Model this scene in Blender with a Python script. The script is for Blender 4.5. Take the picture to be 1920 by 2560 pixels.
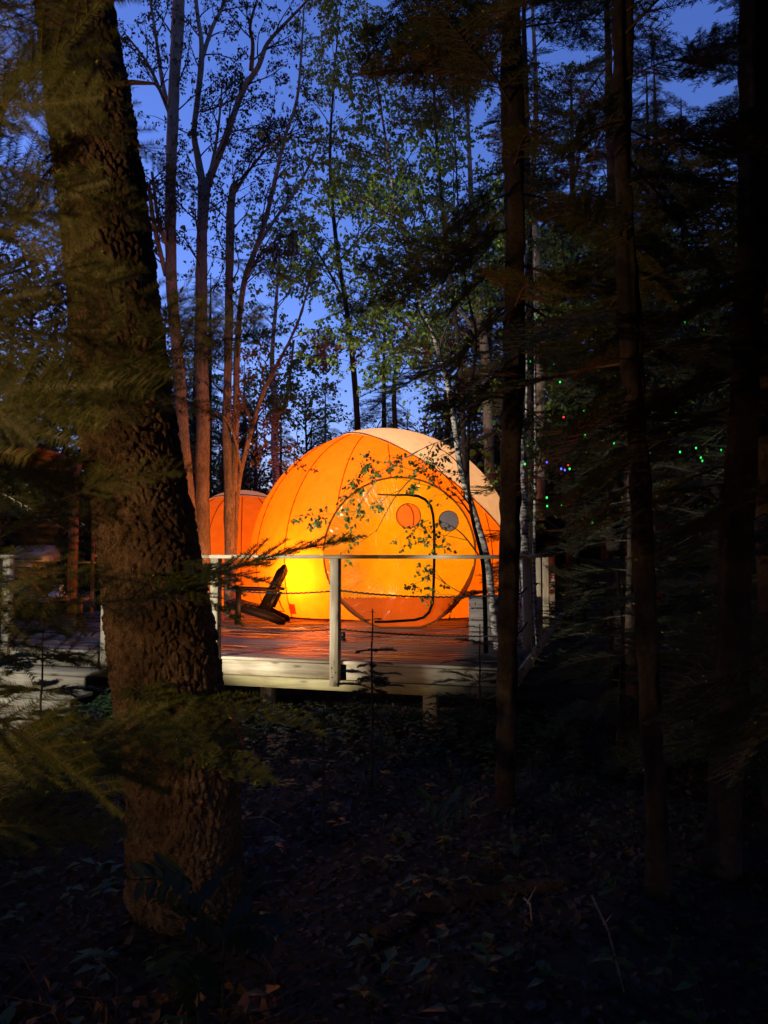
import bpy, bmesh, math, random
import numpy as np
from mathutils import Vector, Matrix, noise as mnoise

# ------------------------------------------------------------------ camera
SC = bpy.context.scene
COL = SC.collection
for o in list(bpy.data.objects):
    bpy.data.objects.remove(o)
F, CX, CY, EYE, HOR = 1884.0, 960.0, 1280.0, 1.05, 1385.0
PITCH = math.atan((HOR - CY) / F)
cam_d = bpy.data.cameras.new('camera')
cam = bpy.data.objects.new('camera', cam_d)
COL.objects.link(cam)
cam.location = (0, 0, EYE)
cam.rotation_euler = (math.pi / 2 + PITCH, 0, 0)
cam_d.sensor_fit = 'HORIZONTAL'
cam_d.sensor_width = 24.0
cam_d.lens = 24.0 * F / 1920.0
cam_d.clip_start, cam_d.clip_end = 0.05, 500
cam_d.dof.use_dof = True
cam_d.dof.focus_distance = 8.6
cam_d.dof.aperture_fstop = 6.6
SC.camera = cam

EXPO = 2.5   # long exposure at dusk
# ------------------------------------------------------------------ dusk sky
W = bpy.data.worlds.new('World')
SC.world = W
W.use_nodes = True
nt = W.node_tree
nt.nodes.clear()
wo = nt.nodes.new('ShaderNodeOutputWorld')
bg = nt.nodes.new('ShaderNodeBackground')
sky = nt.nodes.new('ShaderNodeTexSky')
sky.sky_type = 'NISHITA'
sky.sun_disc = False
sky.sun_elevation = math.radians(1.5)
sky.sun_rotation = math.radians(-55)
sky.altitude = 0
sky.air_density, sky.dust_density, sky.ozone_density = 1.0, 0.2, 4.0
hs = nt.nodes.new('ShaderNodeMixRGB')
hs.blend_type = 'MULTIPLY'
hs.inputs[0].default_value = 1.0
hs.inputs[2].default_value = (1.34, 0.80, 1.06, 1)
nt.links.new(sky.outputs[0], hs.inputs[1])
nt.links.new(hs.outputs[0], bg.inputs[0])
bg.inputs[1].default_value = 0.15
nt.links.new(bg.outputs[0], wo.inputs[0])

SC.view_settings.view_transform = 'Standard'
SC.view_settings.look = 'None'
SC.view_settings.exposure = EXPO
SC.view_settings.gamma = 1
SC.view_settings.use_curve_mapping = False
SC.render.engine = 'CYCLES'
SC.cycles.use_denoising = True
SC.cycles.max_bounces = 6
SC.cycles.diffuse_bounces = 3
SC.cycles.glossy_bounces = 2
SC.cycles.transmission_bounces = 4
SC.cycles.transparent_max_bounces = 8
SC.cycles.sample_clamp_indirect = 3.0
SC.cycles.caustics_reflective = False
SC.cycles.caustics_refractive = False

def lamp(name, kind, loc, power, color, radius=0.1, target=None, spot=None, blend=0.6):
    d = bpy.data.lights.new(name, kind)
    d.energy, d.color = power / 2 ** EXPO, color
    d.shadow_soft_size = radius
    o = bpy.data.objects.new(name, d)
    COL.objects.link(o)
    o.location = loc
    if kind == 'SPOT':
        d.spot_size, d.spot_blend = spot, blend
    if target:
        o.rotation_euler = (Vector(target) - Vector(loc)).to_track_quat('-Z', 'Y').to_euler()
    return o
# lamps inside the tents, the white floodlight by the steps, the warm lamp on the path behind the camera; added lamps marked below
lamp('tent_lamp', 'POINT', (-1.17, 12.43, 0.74), 125, (1.0, 0.66, 0.34), 0.10)
lamp('tent_fill_lamp', 'POINT', (-0.15, 13.5, 1.5), 285, (1.0, 0.62, 0.28), 0.15)  # added fill, stands in for light bouncing round the tent interior
lamp('small_tent_lamp', 'POINT', (-2.75, 15.0, 0.8), 60, (1.0, 0.6, 0.28), 0.15)
DSPOT = (-.55, 9.35, .10)
lamp('added_deck_spot_lamp', 'SPOT', DSPOT, 620, (1.0, 0.34, 0.07), 0.03, Vector(DSPOT) + Vector((-1, .86, .62)), math.radians(74), 0.6)  # added spot, supplies the tent's orange glow on the maple trunks
FLOOD, PATHL = (-4.9, 4.4, 0.95), (-3.6, 0.0, 1.15)
lamp('floodlight_lamp', 'SPOT', FLOOD, 2100, (1.0, 0.93, 0.76), 0.05, Vector(FLOOD) + Vector((math.cos(.70), math.sin(.70), .20)), math.radians(54), 0.25)
STEPL = (-4.3, 5.8, 1.3)
lamp('added_step_lamp', 'SPOT', STEPL, 260, (0.97, 0.97, 0.90), 0.03, Vector(STEPL) + Vector((.15, 1, -.72)), math.radians(76), 0.35)  # added lamp for the steps, which the floodlight cone leaves out
lamp('path_lamp', 'SPOT', PATHL, 460, (1.0, 0.58, 0.25), 0.06, Vector(PATHL) + Vector((math.cos(.86), math.sin(.86), .33)), math.radians(96), 0.9)

# ------------------------------------------------------------------ helpers
def P(px, py, Y):
    """world point at forward distance Y seen at photo pixel (px, py)"""
    c, s = math.cos(PITCH), math.sin(PITCH)
    rx = (px - CX) / F
    ry = (CY - py) / F
    d = Vector((rx, c - ry * s, s + ry * c))
    k = Y / d.y
    return Vector((d.x * k, Y, EYE + d.z * k))

def G(px, py, z=-0.6):
    """world point on the ground level z seen at photo pixel"""
    p = P(px, py, 1.0)
    d = p - Vector((0, 0, EYE))
    return Vector((0, 0, EYE)) + d * ((z - EYE) / d.z)

class MB:
    """collects triangles and quads with a material slot"""
    def __init__(s):
        s.v, s.t, s.q, s.tm, s.qm, s.n = [], [], [], [], [], 0
    def add(s, v, tris=None, quads=None, m=0):
        v = np.asarray(v, dtype=np.float64).reshape(-1, 3)
        if tris is not None and len(tris):
            tr = np.asarray(tris, dtype=np.int64).reshape(-1, 3) + s.n
            s.t.append(tr); s.tm.append(np.full(len(tr), m))
        if quads is not None and len(quads):
            qd = np.asarray(quads, dtype=np.int64).reshape(-1, 4) + s.n
            s.q.append(qd); s.qm.append(np.full(len(qd), m))
        s.v.append(v); s.n += len(v)
    def addmb(s, other, M=None):
        """merge a finished MB, transformed by a 4x4"""
        v = other.verts()
        if M is not None:
            A = np.array(M)
            v = v @ A[:3, :3].T + A[:3, 3]
        if other.t:
            s.t.append(np.concatenate(other.t) + s.n); s.tm.append(np.concatenate(other.tm))
        if other.q:
            s.q.append(np.concatenate(other.q) + s.n); s.qm.append(np.concatenate(other.qm))
        s.v.append(v); s.n += len(v)
    def verts(s):
        if len(s.v) > 1:
            s.v = [np.concatenate(s.v)]
        return s.v[0]
    def tube(s, pts, rad, n=6, m=0, cap=False):
        pts = np.array([tuple(p) for p in pts], dtype=float)
        k = len(pts)
        if np.isscalar(rad):
            rad = [rad] * k
        rad = np.array(rad, dtype=float)
        tan = np.gradient(pts, axis=0)
        tan /= np.linalg.norm(tan, axis=1)[:, None] + 1e-9
        mean = tan.mean(0)
        ref = np.array([0, 0, 1.0]) if abs(mean[2]) < 0.8 * np.linalg.norm(mean) + 1e-9 else np.array([0, 1.0, 0])
        a = np.cross(tan, ref); a /= np.linalg.norm(a, axis=1)[:, None] + 1e-9
        b = np.cross(a, tan)
        th = np.arange(n) * 2 * math.pi / n
        ring = a[:, None, :] * np.cos(th)[None, :, None] + b[:, None, :] * np.sin(th)[None, :, None]
        v = pts[:, None, :] + ring * rad[:, None, None]
        i = np.arange(k - 1)[:, None]; j = np.arange(n)[None, :]
        j2 = (j + 1) % n
        q = np.stack([i * n + j, i * n + j2, (i + 1) * n + j2, (i + 1) * n + j], -1).reshape(-1, 4)
        v = v.reshape(-1, 3)
        tr = []
        if cap:
            v = np.concatenate([v, pts[:1], pts[-1:]])
            c0, c1 = k * n, k * n + 1
            for jj in range(n):
                tr.append((c0, (jj + 1) % n, jj)); tr.append((c1, (k - 1) * n + jj, (k - 1) * n + (jj + 1) % n))
        s.add(v, tr, q, m)
    def box(s, c, d, M=None, m=0, ch=0.0):
        """box of size d centred at c, chamfered along its X length"""
        x, y, z = d[0] / 2, d[1] / 2, d[2] / 2
        h = min(ch, y * .9, z * .9)
        if h <= 0:
            pr = [(-y, -z), (y, -z), (y, z), (-y, z)]
        else:
            pr = [(-y + h, -z), (y - h, -z), (y, -z + h), (y, z - h), (y - h, z), (-y + h, z), (-y, z - h), (-y, -z + h)]
        k = len(pr)
        v = np.array([(-x, a, b) for a, b in pr] + [(x, a, b) for a, b in pr] + [(-x, 0, 0), (x, 0, 0)]) + np.array(c)
        q = [(i, i + k, (i + 1) % k + k, (i + 1) % k) for i in range(k)]
        t = [(2 * k, i, (i + 1) % k) for i in range(k)] + [(2 * k + 1, (i + 1) % k + k, i + k) for i in range(k)]
        if M is not None:
            A = np.array(M); v = v @ A[:3, :3].T + A[:3, 3]
        s.add(v, t, q, m)
    def data(s, name, mats, smooth=False):
        me = bpy.data.meshes.new(name)
        v = s.verts()
        t = np.concatenate(s.t) if s.t else np.zeros((0, 3), int)
        q = np.concatenate(s.q) if s.q else np.zeros((0, 4), int)
        mi = np.concatenate(s.tm + s.qm) if (s.tm or s.qm) else np.zeros(0, int)
        use = np.zeros(len(v), bool); use[t.ravel()] = True; use[q.ravel()] = True
        if not use.all():
            ix = np.cumsum(use) - 1; v, t, q = v[use], ix[t], ix[q]
        me.vertices.add(len(v)); me.vertices.foreach_set('co', v.astype(np.float32).ravel())
        me.loops.add(len(t) * 3 + len(q) * 4)
        me.loops.foreach_set('vertex_index', np.concatenate([t.ravel(), q.ravel()]).astype(np.int32))
        me.polygons.add(len(t) + len(q))
        st = np.concatenate([np.arange(len(t)) * 3, len(t) * 3 + np.arange(len(q)) * 4]).astype(np.int32)
        me.polygons.foreach_set('loop_start', st)
        me.polygons.foreach_set('material_index', mi.astype(np.int32))
        me.update(calc_edges=True)
        if smooth:
            me.polygons.foreach_set('use_smooth', np.ones(len(me.polygons), bool))
        for m in (mats if isinstance(mats, (list, tuple)) else [mats]):
            me.materials.append(m)
        return me
    def build(s, name, mats, parent=None, smooth=False):
        """link as one object, origin at the middle of its bottom"""
        v = s.verts()
        c = Vector(((v[:, 0].min() + v[:, 0].max()) / 2, (v[:, 1].min() + v[:, 1].max()) / 2, v[:, 2].min()))
        s.v = [v - np.array(c)]
        me = s.data(name, mats, smooth)
        return place(name, me, Matrix.Translation(c), parent)

WM = {}
def place(name, me, M, parent=None):
    o = bpy.data.objects.new(name, me)
    COL.objects.link(o)
    WM[o.name] = M.copy()
    if parent is not None:
        o.parent = parent
        o.matrix_local = WM[parent.name].inverted() @ M
    else:
        o.matrix_local = M
    return o

def tag(o, label=None, cat=None, group=None, kind=None):
    for k, val in (('label', label), ('category', cat), ('group', group), ('kind', kind)):
        if val: o[k] = val
    return o

def thing(name, loc, label, cat, group=None):
    o = place(name, None, Matrix.Translation(Vector(loc)))
    o.empty_display_size = 0.1
    return tag(o, label, cat, group)

# ------------------------------------------------------------------ materials
def newmat(name):
    m = bpy.data.materials.new(name); m.use_nodes = True
    n = m.node_tree; n.nodes.clear()
    out = n.nodes.new('ShaderNodeOutputMaterial')
    return m, n, out

def N(n, typ, **kw):
    x = n.nodes.new(typ)
    for k, v in kw.items():
        if k.startswith('i_'):
            x.inputs[k[2:].replace('_', ' ')].default_value = v
        else:
            setattr(x, k, v)
    return x

def ramp(n, fac, stops):
    r = n.nodes.new('ShaderNodeValToRGB')
    e = r.color_ramp.elements
    e[0].position, e[0].color = stops[0][0], (*stops[0][1], 1)
    e[1].position, e[1].color = stops[-1][0], (*stops[-1][1], 1)
    for p, c in stops[1:-1]:
        x = e.new(p); x.color = (*c, 1)
    n.links.new(fac, r.inputs[0])
    return r.outputs[0]

def coords(n, scale=(1, 1, 1), kind='Object', jitter=True):
    tc = N(n, 'ShaderNodeTexCoord')
    mp = N(n, 'ShaderNodeMapping')
    mp.inputs['Scale'].default_value = scale
    n.links.new(tc.outputs[kind], mp.inputs[0])
    if jitter:
        oi = N(n, 'ShaderNodeObjectInfo')
        mu = N(n, 'ShaderNodeMath', operation='MULTIPLY'); mu.inputs[1].default_value = 37.0
        n.links.new(oi.outputs['Random'], mu.inputs[0])
        cb = N(n, 'ShaderNodeCombineXYZ')
        for i in range(3): n.links.new(mu.outputs[0], cb.inputs[i])
        n.links.new(cb.outputs[0], mp.inputs['Location'])
    return mp.outputs[0]

def simple(name, col, rough=0.7, metal=0.0, col2=None, nscale=8, bump=0.0, spec=0.5, coat=0.0):
    m, n, out = newmat(name)
    b = N(n, 'ShaderNodeBsdfPrincipled')
    b.inputs['Roughness'].default_value = rough
    b.inputs['Metallic'].default_value = metal
    b.inputs['Specular IOR Level'].default_value = spec
    b.inputs['Coat Weight'].default_value = coat
    no = N(n, 'ShaderNodeTexNoise'); no.inputs['Scale'].default_value = nscale; no.inputs['Detail'].default_value = 5
    n.links.new(coords(n), no.inputs['Vector'])
    c2 = col2 or tuple(x * 0.7 for x in col)
    n.links.new(ramp(n, no.outputs[0], [(0.3, c2), (0.7, col)]), b.inputs['Base Color'])
    if bump:
        bp = N(n, 'ShaderNodeBump'); bp.inputs['Strength'].default_value = bump; bp.inputs['Distance'].default_value = 0.01
        n.links.new(no.outputs[0], bp.inputs['Height']); n.links.new(bp.outputs[0], b.inputs['Normal'])
    n.links.new(b.outputs[0], out.inputs[0])
    return m

def wood(name, light, dark, rough=0.65, knots=True, grain=1.0, spec=0.3, tint=0.12):
    """sawn timber, grain along local X"""
    m, n, out = newmat(name)
    b = N(n, 'ShaderNodeBsdfPrincipled'); b.inputs['Specular IOR Level'].default_value = spec
    v = coords(n, (0.7, 9, 9))
    no = N(n, 'ShaderNodeTexNoise'); no.inputs['Scale'].default_value = 3.0; no.inputs['Detail'].default_value = 8; no.inputs['Distortion'].default_value = 0.6
    n.links.new(v, no.inputs['Vector'])
    v2 = coords(n, (2.2, 60, 60))
    n2 = N(n, 'ShaderNodeTexNoise'); n2.inputs['Scale'].default_value = 3.0; n2.inputs['Detail'].default_value = 4
    n.links.new(v2, n2.inputs['Vector'])
    mx = N(n, 'ShaderNodeMath', operation='MULTIPLY_ADD'); mx.inputs[1].default_value = 0.35
    n.links.new(n2.outputs[0], mx.inputs[0]); n.links.new(no.outputs[0], mx.inputs[2])
    col = ramp(n, mx.outputs[0], [(0.42, dark), (0.62, tuple((a + c) / 2 for a, c in zip(light, dark))), (0.85, light)])
    if knots:
        vo = N(n, 'ShaderNodeTexVoronoi'); vo.inputs['Scale'].default_value = 1.0
        n.links.new(coords(n, (3.2, 11, 11)), vo.inputs['Vector'])
        r = ramp(n, vo.outputs['Distance'], [(0.06, (0.25, 0.18, 0.12)), (0.2, (1, 1, 1))])
        mm = N(n, 'ShaderNodeMixRGB', blend_type='MULTIPLY'); mm.inputs[0].default_value = 0.75
        n.links.new(col, mm.inputs[1]); n.links.new(r, mm.inputs[2]); col = mm.outputs[0]
    st = N(n, 'ShaderNodeTexNoise'); st.inputs['Scale'].default_value = 2.5; st.inputs['Detail'].default_value = 3
    n.links.new(coords(n), st.inputs['Vector'])
    m3 = N(n, 'ShaderNodeMixRGB', blend_type='MULTIPLY'); m3.inputs[0].default_value = 0.8
    n.links.new(col, m3.inputs[1]); n.links.new(ramp(n, st.outputs[0], [(0.3, (0.6, 0.58, 0.55)), (0.6, (1, 1, 1))]), m3.inputs[2]); col = m3.outputs[0]
    oi = N(n, 'ShaderNodeObjectInfo')
    hv = N(n, 'ShaderNodeHueSaturation')
    mr = N(n, 'ShaderNodeMapRange'); mr.inputs[3].default_value = 1 - tint * 2; mr.inputs[4].default_value = 1 + tint
    n.links.new(oi.outputs['Random'], mr.inputs[0]); n.links.new(mr.outputs[0], hv.inputs['Value']); n.links.new(col, hv.inputs['Color'])
    n.links.new(hv.outputs[0], b.inputs['Base Color'])
    rr = N(n, 'ShaderNodeMapRange'); rr.inputs[1].default_value = .3; rr.inputs[2].default_value = .75; rr.inputs[3].default_value = rough * 0.75; rr.inputs[4].default_value = min(1, rough * 1.3)
    n.links.new(st.outputs[0], rr.inputs[0])
    rv = N(n, 'ShaderNodeMath', operation='MULTIPLY_ADD'); rv.inputs[1].default_value = tint * 1.2
    n.links.new(oi.outputs['Random'], rv.inputs[0]); n.links.new(rr.outputs[0], rv.inputs[2]); n.links.new(rv.outputs[0], b.inputs['Roughness'])
    bp = N(n, 'ShaderNodeBump'); bp.inputs['Strength'].default_value = 0.35 * grain; bp.inputs['Distance'].default_value = 0.004
    n.links.new(mx.outputs[0], bp.inputs['Height']); n.links.new(bp.outputs[0], b.inputs['Normal'])
    n.links.new(b.outputs[0], out.inputs[0])
    return m

def bark(name, c_lo, c_hi, sx=14, sz=5, strength=1.0, lichen=None, blotch=.85):
    m, n, out = newmat(name)
    b = N(n, 'ShaderNodeBsdfPrincipled'); b.inputs['Roughness'].default_value = 0.95; b.inputs['Specular IOR Level'].default_value = 0.15
    v = coords(n, (1, 1, sz / sx))
    no = N(n, 'ShaderNodeTexNoise'); no.inputs['Scale'].default_value = sx; no.inputs['Detail'].default_value = 9; no.inputs['Roughness'].default_value = 0.65
    n.links.new(v, no.inputs['Vector'])
    vo = N(n, 'ShaderNodeTexVoronoi', feature='DISTANCE_TO_EDGE'); vo.inputs['Scale'].default_value = sx * 1.6
    mxv = N(n, 'ShaderNodeMixRGB'); mxv.inputs[0].default_value = 0.12
    n.links.new(v, mxv.inputs[1]); n.links.new(no.outputs[1], mxv.inputs[2]); n.links.new(mxv.outputs[0], vo.inputs['Vector'])
    h = N(n, 'ShaderNodeMath', operation='MULTIPLY_ADD'); h.inputs[1].default_value = 1.4
    n.links.new(vo.outputs['Distance'], h.inputs[0]); n.links.new(no.outputs[0], h.inputs[2])
    col = ramp(n, h.outputs[0], [(0.4, c_lo), (0.62, tuple((a + c) / 2 for a, c in zip(c_lo, c_hi))), (1.0, c_hi)])
    if lichen:
        n3 = N(n, 'ShaderNodeTexNoise'); n3.inputs['Scale'].default_value = 6; n3.inputs['Detail'].default_value = 6
        n.links.new(coords(n), n3.inputs['Vector'])
        mm = N(n, 'ShaderNodeMixRGB'); n.links.new(ramp(n, n3.outputs[0], [(0.58, (0, 0, 0)), (0.66, (.7, .7, .7))]), mm.inputs[0])
        n.links.new(col, mm.inputs[1]); mm.inputs[2].default_value = (*lichen, 1); col = mm.outputs[0]
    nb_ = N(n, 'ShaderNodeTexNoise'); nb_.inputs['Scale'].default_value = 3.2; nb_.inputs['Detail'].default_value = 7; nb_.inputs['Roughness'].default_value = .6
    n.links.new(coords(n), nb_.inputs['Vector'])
    mb_ = N(n, 'ShaderNodeMixRGB', blend_type='MULTIPLY'); mb_.inputs[0].default_value = blotch  # patchy bough shade put into the bark colour as random blotches
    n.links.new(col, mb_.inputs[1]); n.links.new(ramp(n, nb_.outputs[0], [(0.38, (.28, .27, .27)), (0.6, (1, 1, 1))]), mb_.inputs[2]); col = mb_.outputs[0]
    n.links.new(col, b.inputs['Base Color'])
    bp = N(n, 'ShaderNodeBump'); bp.inputs['Strength'].default_value = strength; bp.inputs['Distance'].default_value = 0.012
    n.links.new(h.outputs[0], bp.inputs['Height']); n.links.new(bp.outputs[0], b.inputs['Normal'])
    n.links.new(b.outputs[0], out.inputs[0])
    return m

def birch_bark(name):
    m, n, out = newmat(name)
    b = N(n, 'ShaderNodeBsdfPrincipled'); b.inputs['Roughness'].default_value = 0.75
    no = N(n, 'ShaderNodeTexNoise'); no.inputs['Scale'].default_value = 5; no.inputs['Detail'].default_value = 7; no.inputs['Distortion'].default_value = .4
    n.links.new(coords(n, (2.5, 2.5, 7)), no.inputs['Vector'])
    col = ramp(n, no.outputs[0], [(0.40, (0.035, 0.03, 0.028)), (0.5, (0.26, 0.235, 0.21)), (0.6, (0.55, 0.52, 0.47))])
    n.links.new(col, b.inputs['Base Color'])
    bp = N(n, 'ShaderNodeBump'); bp.inputs['Strength'].default_value = .6; bp.inputs['Distance'].default_value = 0.006
    n.links.new(no.outputs[0], bp.inputs['Height']); n.links.new(bp.outputs[0], b.inputs['Normal'])
    n.links.new(b.outputs[0], out.inputs[0])
    return m

def leafmat(name, a, c, trans=0.35, rough=0.55):
    m, n, out = newmat(name)
    ge = N(n, 'ShaderNodeNewGeometry')
    col = ramp(n, ge.outputs['Random Per Island'], [(0, a), (1, c)])
    d = N(n, 'ShaderNodeBsdfPrincipled'); d.inputs['Roughness'].default_value = rough; d.inputs['Specular IOR Level'].default_value = .35
    t = N(n, 'ShaderNodeBsdfTranslucent')
    n.links.new(col, d.inputs['Base Color']); n.links.new(col, t.inputs[0])
    mx = N(n, 'ShaderNodeMixShader'); mx.inputs[0].default_value = trans
    n.links.new(d.outputs[0], mx.inputs[1]); n.links.new(t.outputs[0], mx.inputs[2])
    n.links.new(mx.outputs[0], out.inputs[0])
    return m

def fabric(name, tcol, dcol, tfac, gloss=0.0, rough=0.3, wrinkle=0.25, wscale=2.5, radial=False):
    """thin cloth or film that lets lamp light through"""
    m, n, out = newmat(name)
    v = coords(n, (1, 1, 1), jitter=False)
    no = N(n, 'ShaderNodeTexNoise'); no.inputs['Scale'].default_value = wscale; no.inputs['Detail'].default_value = 5; no.inputs['Distortion'].default_value = 1.2
    n.links.new(v, no.inputs['Vector'])
    h = no.outputs[0]
    if radial:   # gathers running in from the hem: noise over the angle, fading towards the middle
        sp = N(n, 'ShaderNodeSeparateXYZ'); n.links.new(v, sp.inputs[0])
        at = N(n, 'ShaderNodeMath', operation='ARCTAN2'); n.links.new(sp.outputs[0], at.inputs[0]); n.links.new(sp.outputs[2], at.inputs[1])
        ln = N(n, 'ShaderNodeVectorMath', operation='LENGTH'); n.links.new(v, ln.inputs[0])
        cb = N(n, 'ShaderNodeCombineXYZ')
        a8 = N(n, 'ShaderNodeMath', operation='MULTIPLY'); a8.inputs[1].default_value = 5.0; n.links.new(at.outputs[0], a8.inputs[0])
        n.links.new(a8.outputs[0], cb.inputs[0]); n.links.new(ln.outputs[1], cb.inputs[1])
        n4 = N(n, 'ShaderNodeTexNoise'); n4.inputs['Scale'].default_value = 2.2; n4.inputs['Detail'].default_value = 6; n4.inputs['Distortion'].default_value = .8
        n.links.new(cb.outputs[0], n4.inputs['Vector'])
        fade = N(n, 'ShaderNodeMapRange'); fade.inputs[1].default_value = 0.45; fade.inputs[2].default_value = 1.05; fade.inputs[3].default_value = 0.05; fade.inputs[4].default_value = 2.2
        n.links.new(ln.outputs[1], fade.inputs[0])
        mu = N(n, 'ShaderNodeMath', operation='MULTIPLY'); n.links.new(n4.outputs[0], mu.inputs[0]); n.links.new(fade.outputs[0], mu.inputs[1])
        ad = N(n, 'ShaderNodeMath', operation='ADD'); n.links.new(mu.outputs[0], ad.inputs[0]); n.links.new(h, ad.inputs[1]); h = ad.outputs[0]
    bp = N(n, 'ShaderNodeBump'); bp.inputs['Strength'].default_value = wrinkle; bp.inputs['Distance'].default_value = 0.05
    n.links.new(h, bp.inputs['Height'])
    # weave thickness varies a little
    n2 = N(n, 'ShaderNodeTexNoise'); n2.inputs['Scale'].default_value = 7; n2.inputs['Detail'].default_value = 6
    n.links.new(v, n2.inputs['Vector'])
    tc = N(n, 'ShaderNodeMixRGB', blend_type='MULTIPLY'); tc.inputs[0].default_value = 0.5
    tc.inputs[1].default_value = (*tcol, 1); n.links.new(ramp(n, n2.outputs[0], [(0.3, (.72, .68, .6)), (0.65, (1, 1, 1))]), tc.inputs[2])
    t = N(n, 'ShaderNodeBsdfTranslucent'); n.links.new(tc.outputs[0], t.inputs[0]); n.links.new(bp.outputs[0], t.inputs[1])
    d = N(n, 'ShaderNodeBsdfDiffuse'); d.inputs[0].default_value = (*dcol, 1); n.links.new(bp.outputs[0], d.inputs['Normal'])
    mx = N(n, 'ShaderNodeMixShader'); mx.inputs[0].default_value = tfac
    n.links.new(d.outputs[0], mx.inputs[1]); n.links.new(t.outputs[0], mx.inputs[2])
    res = mx.outputs[0]
    if gloss > 0:
        g = N(n, 'ShaderNodeBsdfGlossy'); g.inputs['Roughness'].default_value = rough
        bp2 = N(n, 'ShaderNodeBump'); bp2.inputs['Strength'].default_value = min(1, wrinkle * 2.5); bp2.inputs['Distance'].default_value = 0.05
        n.links.new(h, bp2.inputs['Height']); n.links.new(bp2.outputs[0], g.inputs['Normal'])
        m2 = N(n, 'ShaderNodeMixShader'); m2.inputs[0].default_value = gloss
        n.links.new(res, m2.inputs[1]); n.links.new(g.outputs[0], m2.inputs[2]); res = m2.outputs[0]
    n.links.new(res, out.inputs[0])
    return m

def emit(name, col, s):
    m, n, out = newmat(name)
    e = N(n, 'ShaderNodeEmission'); e.inputs[0].default_value = (*col, 1); e.inputs[1].default_value = s
    n.links.new(e.outputs[0], out.inputs[0])
    return m

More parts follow.
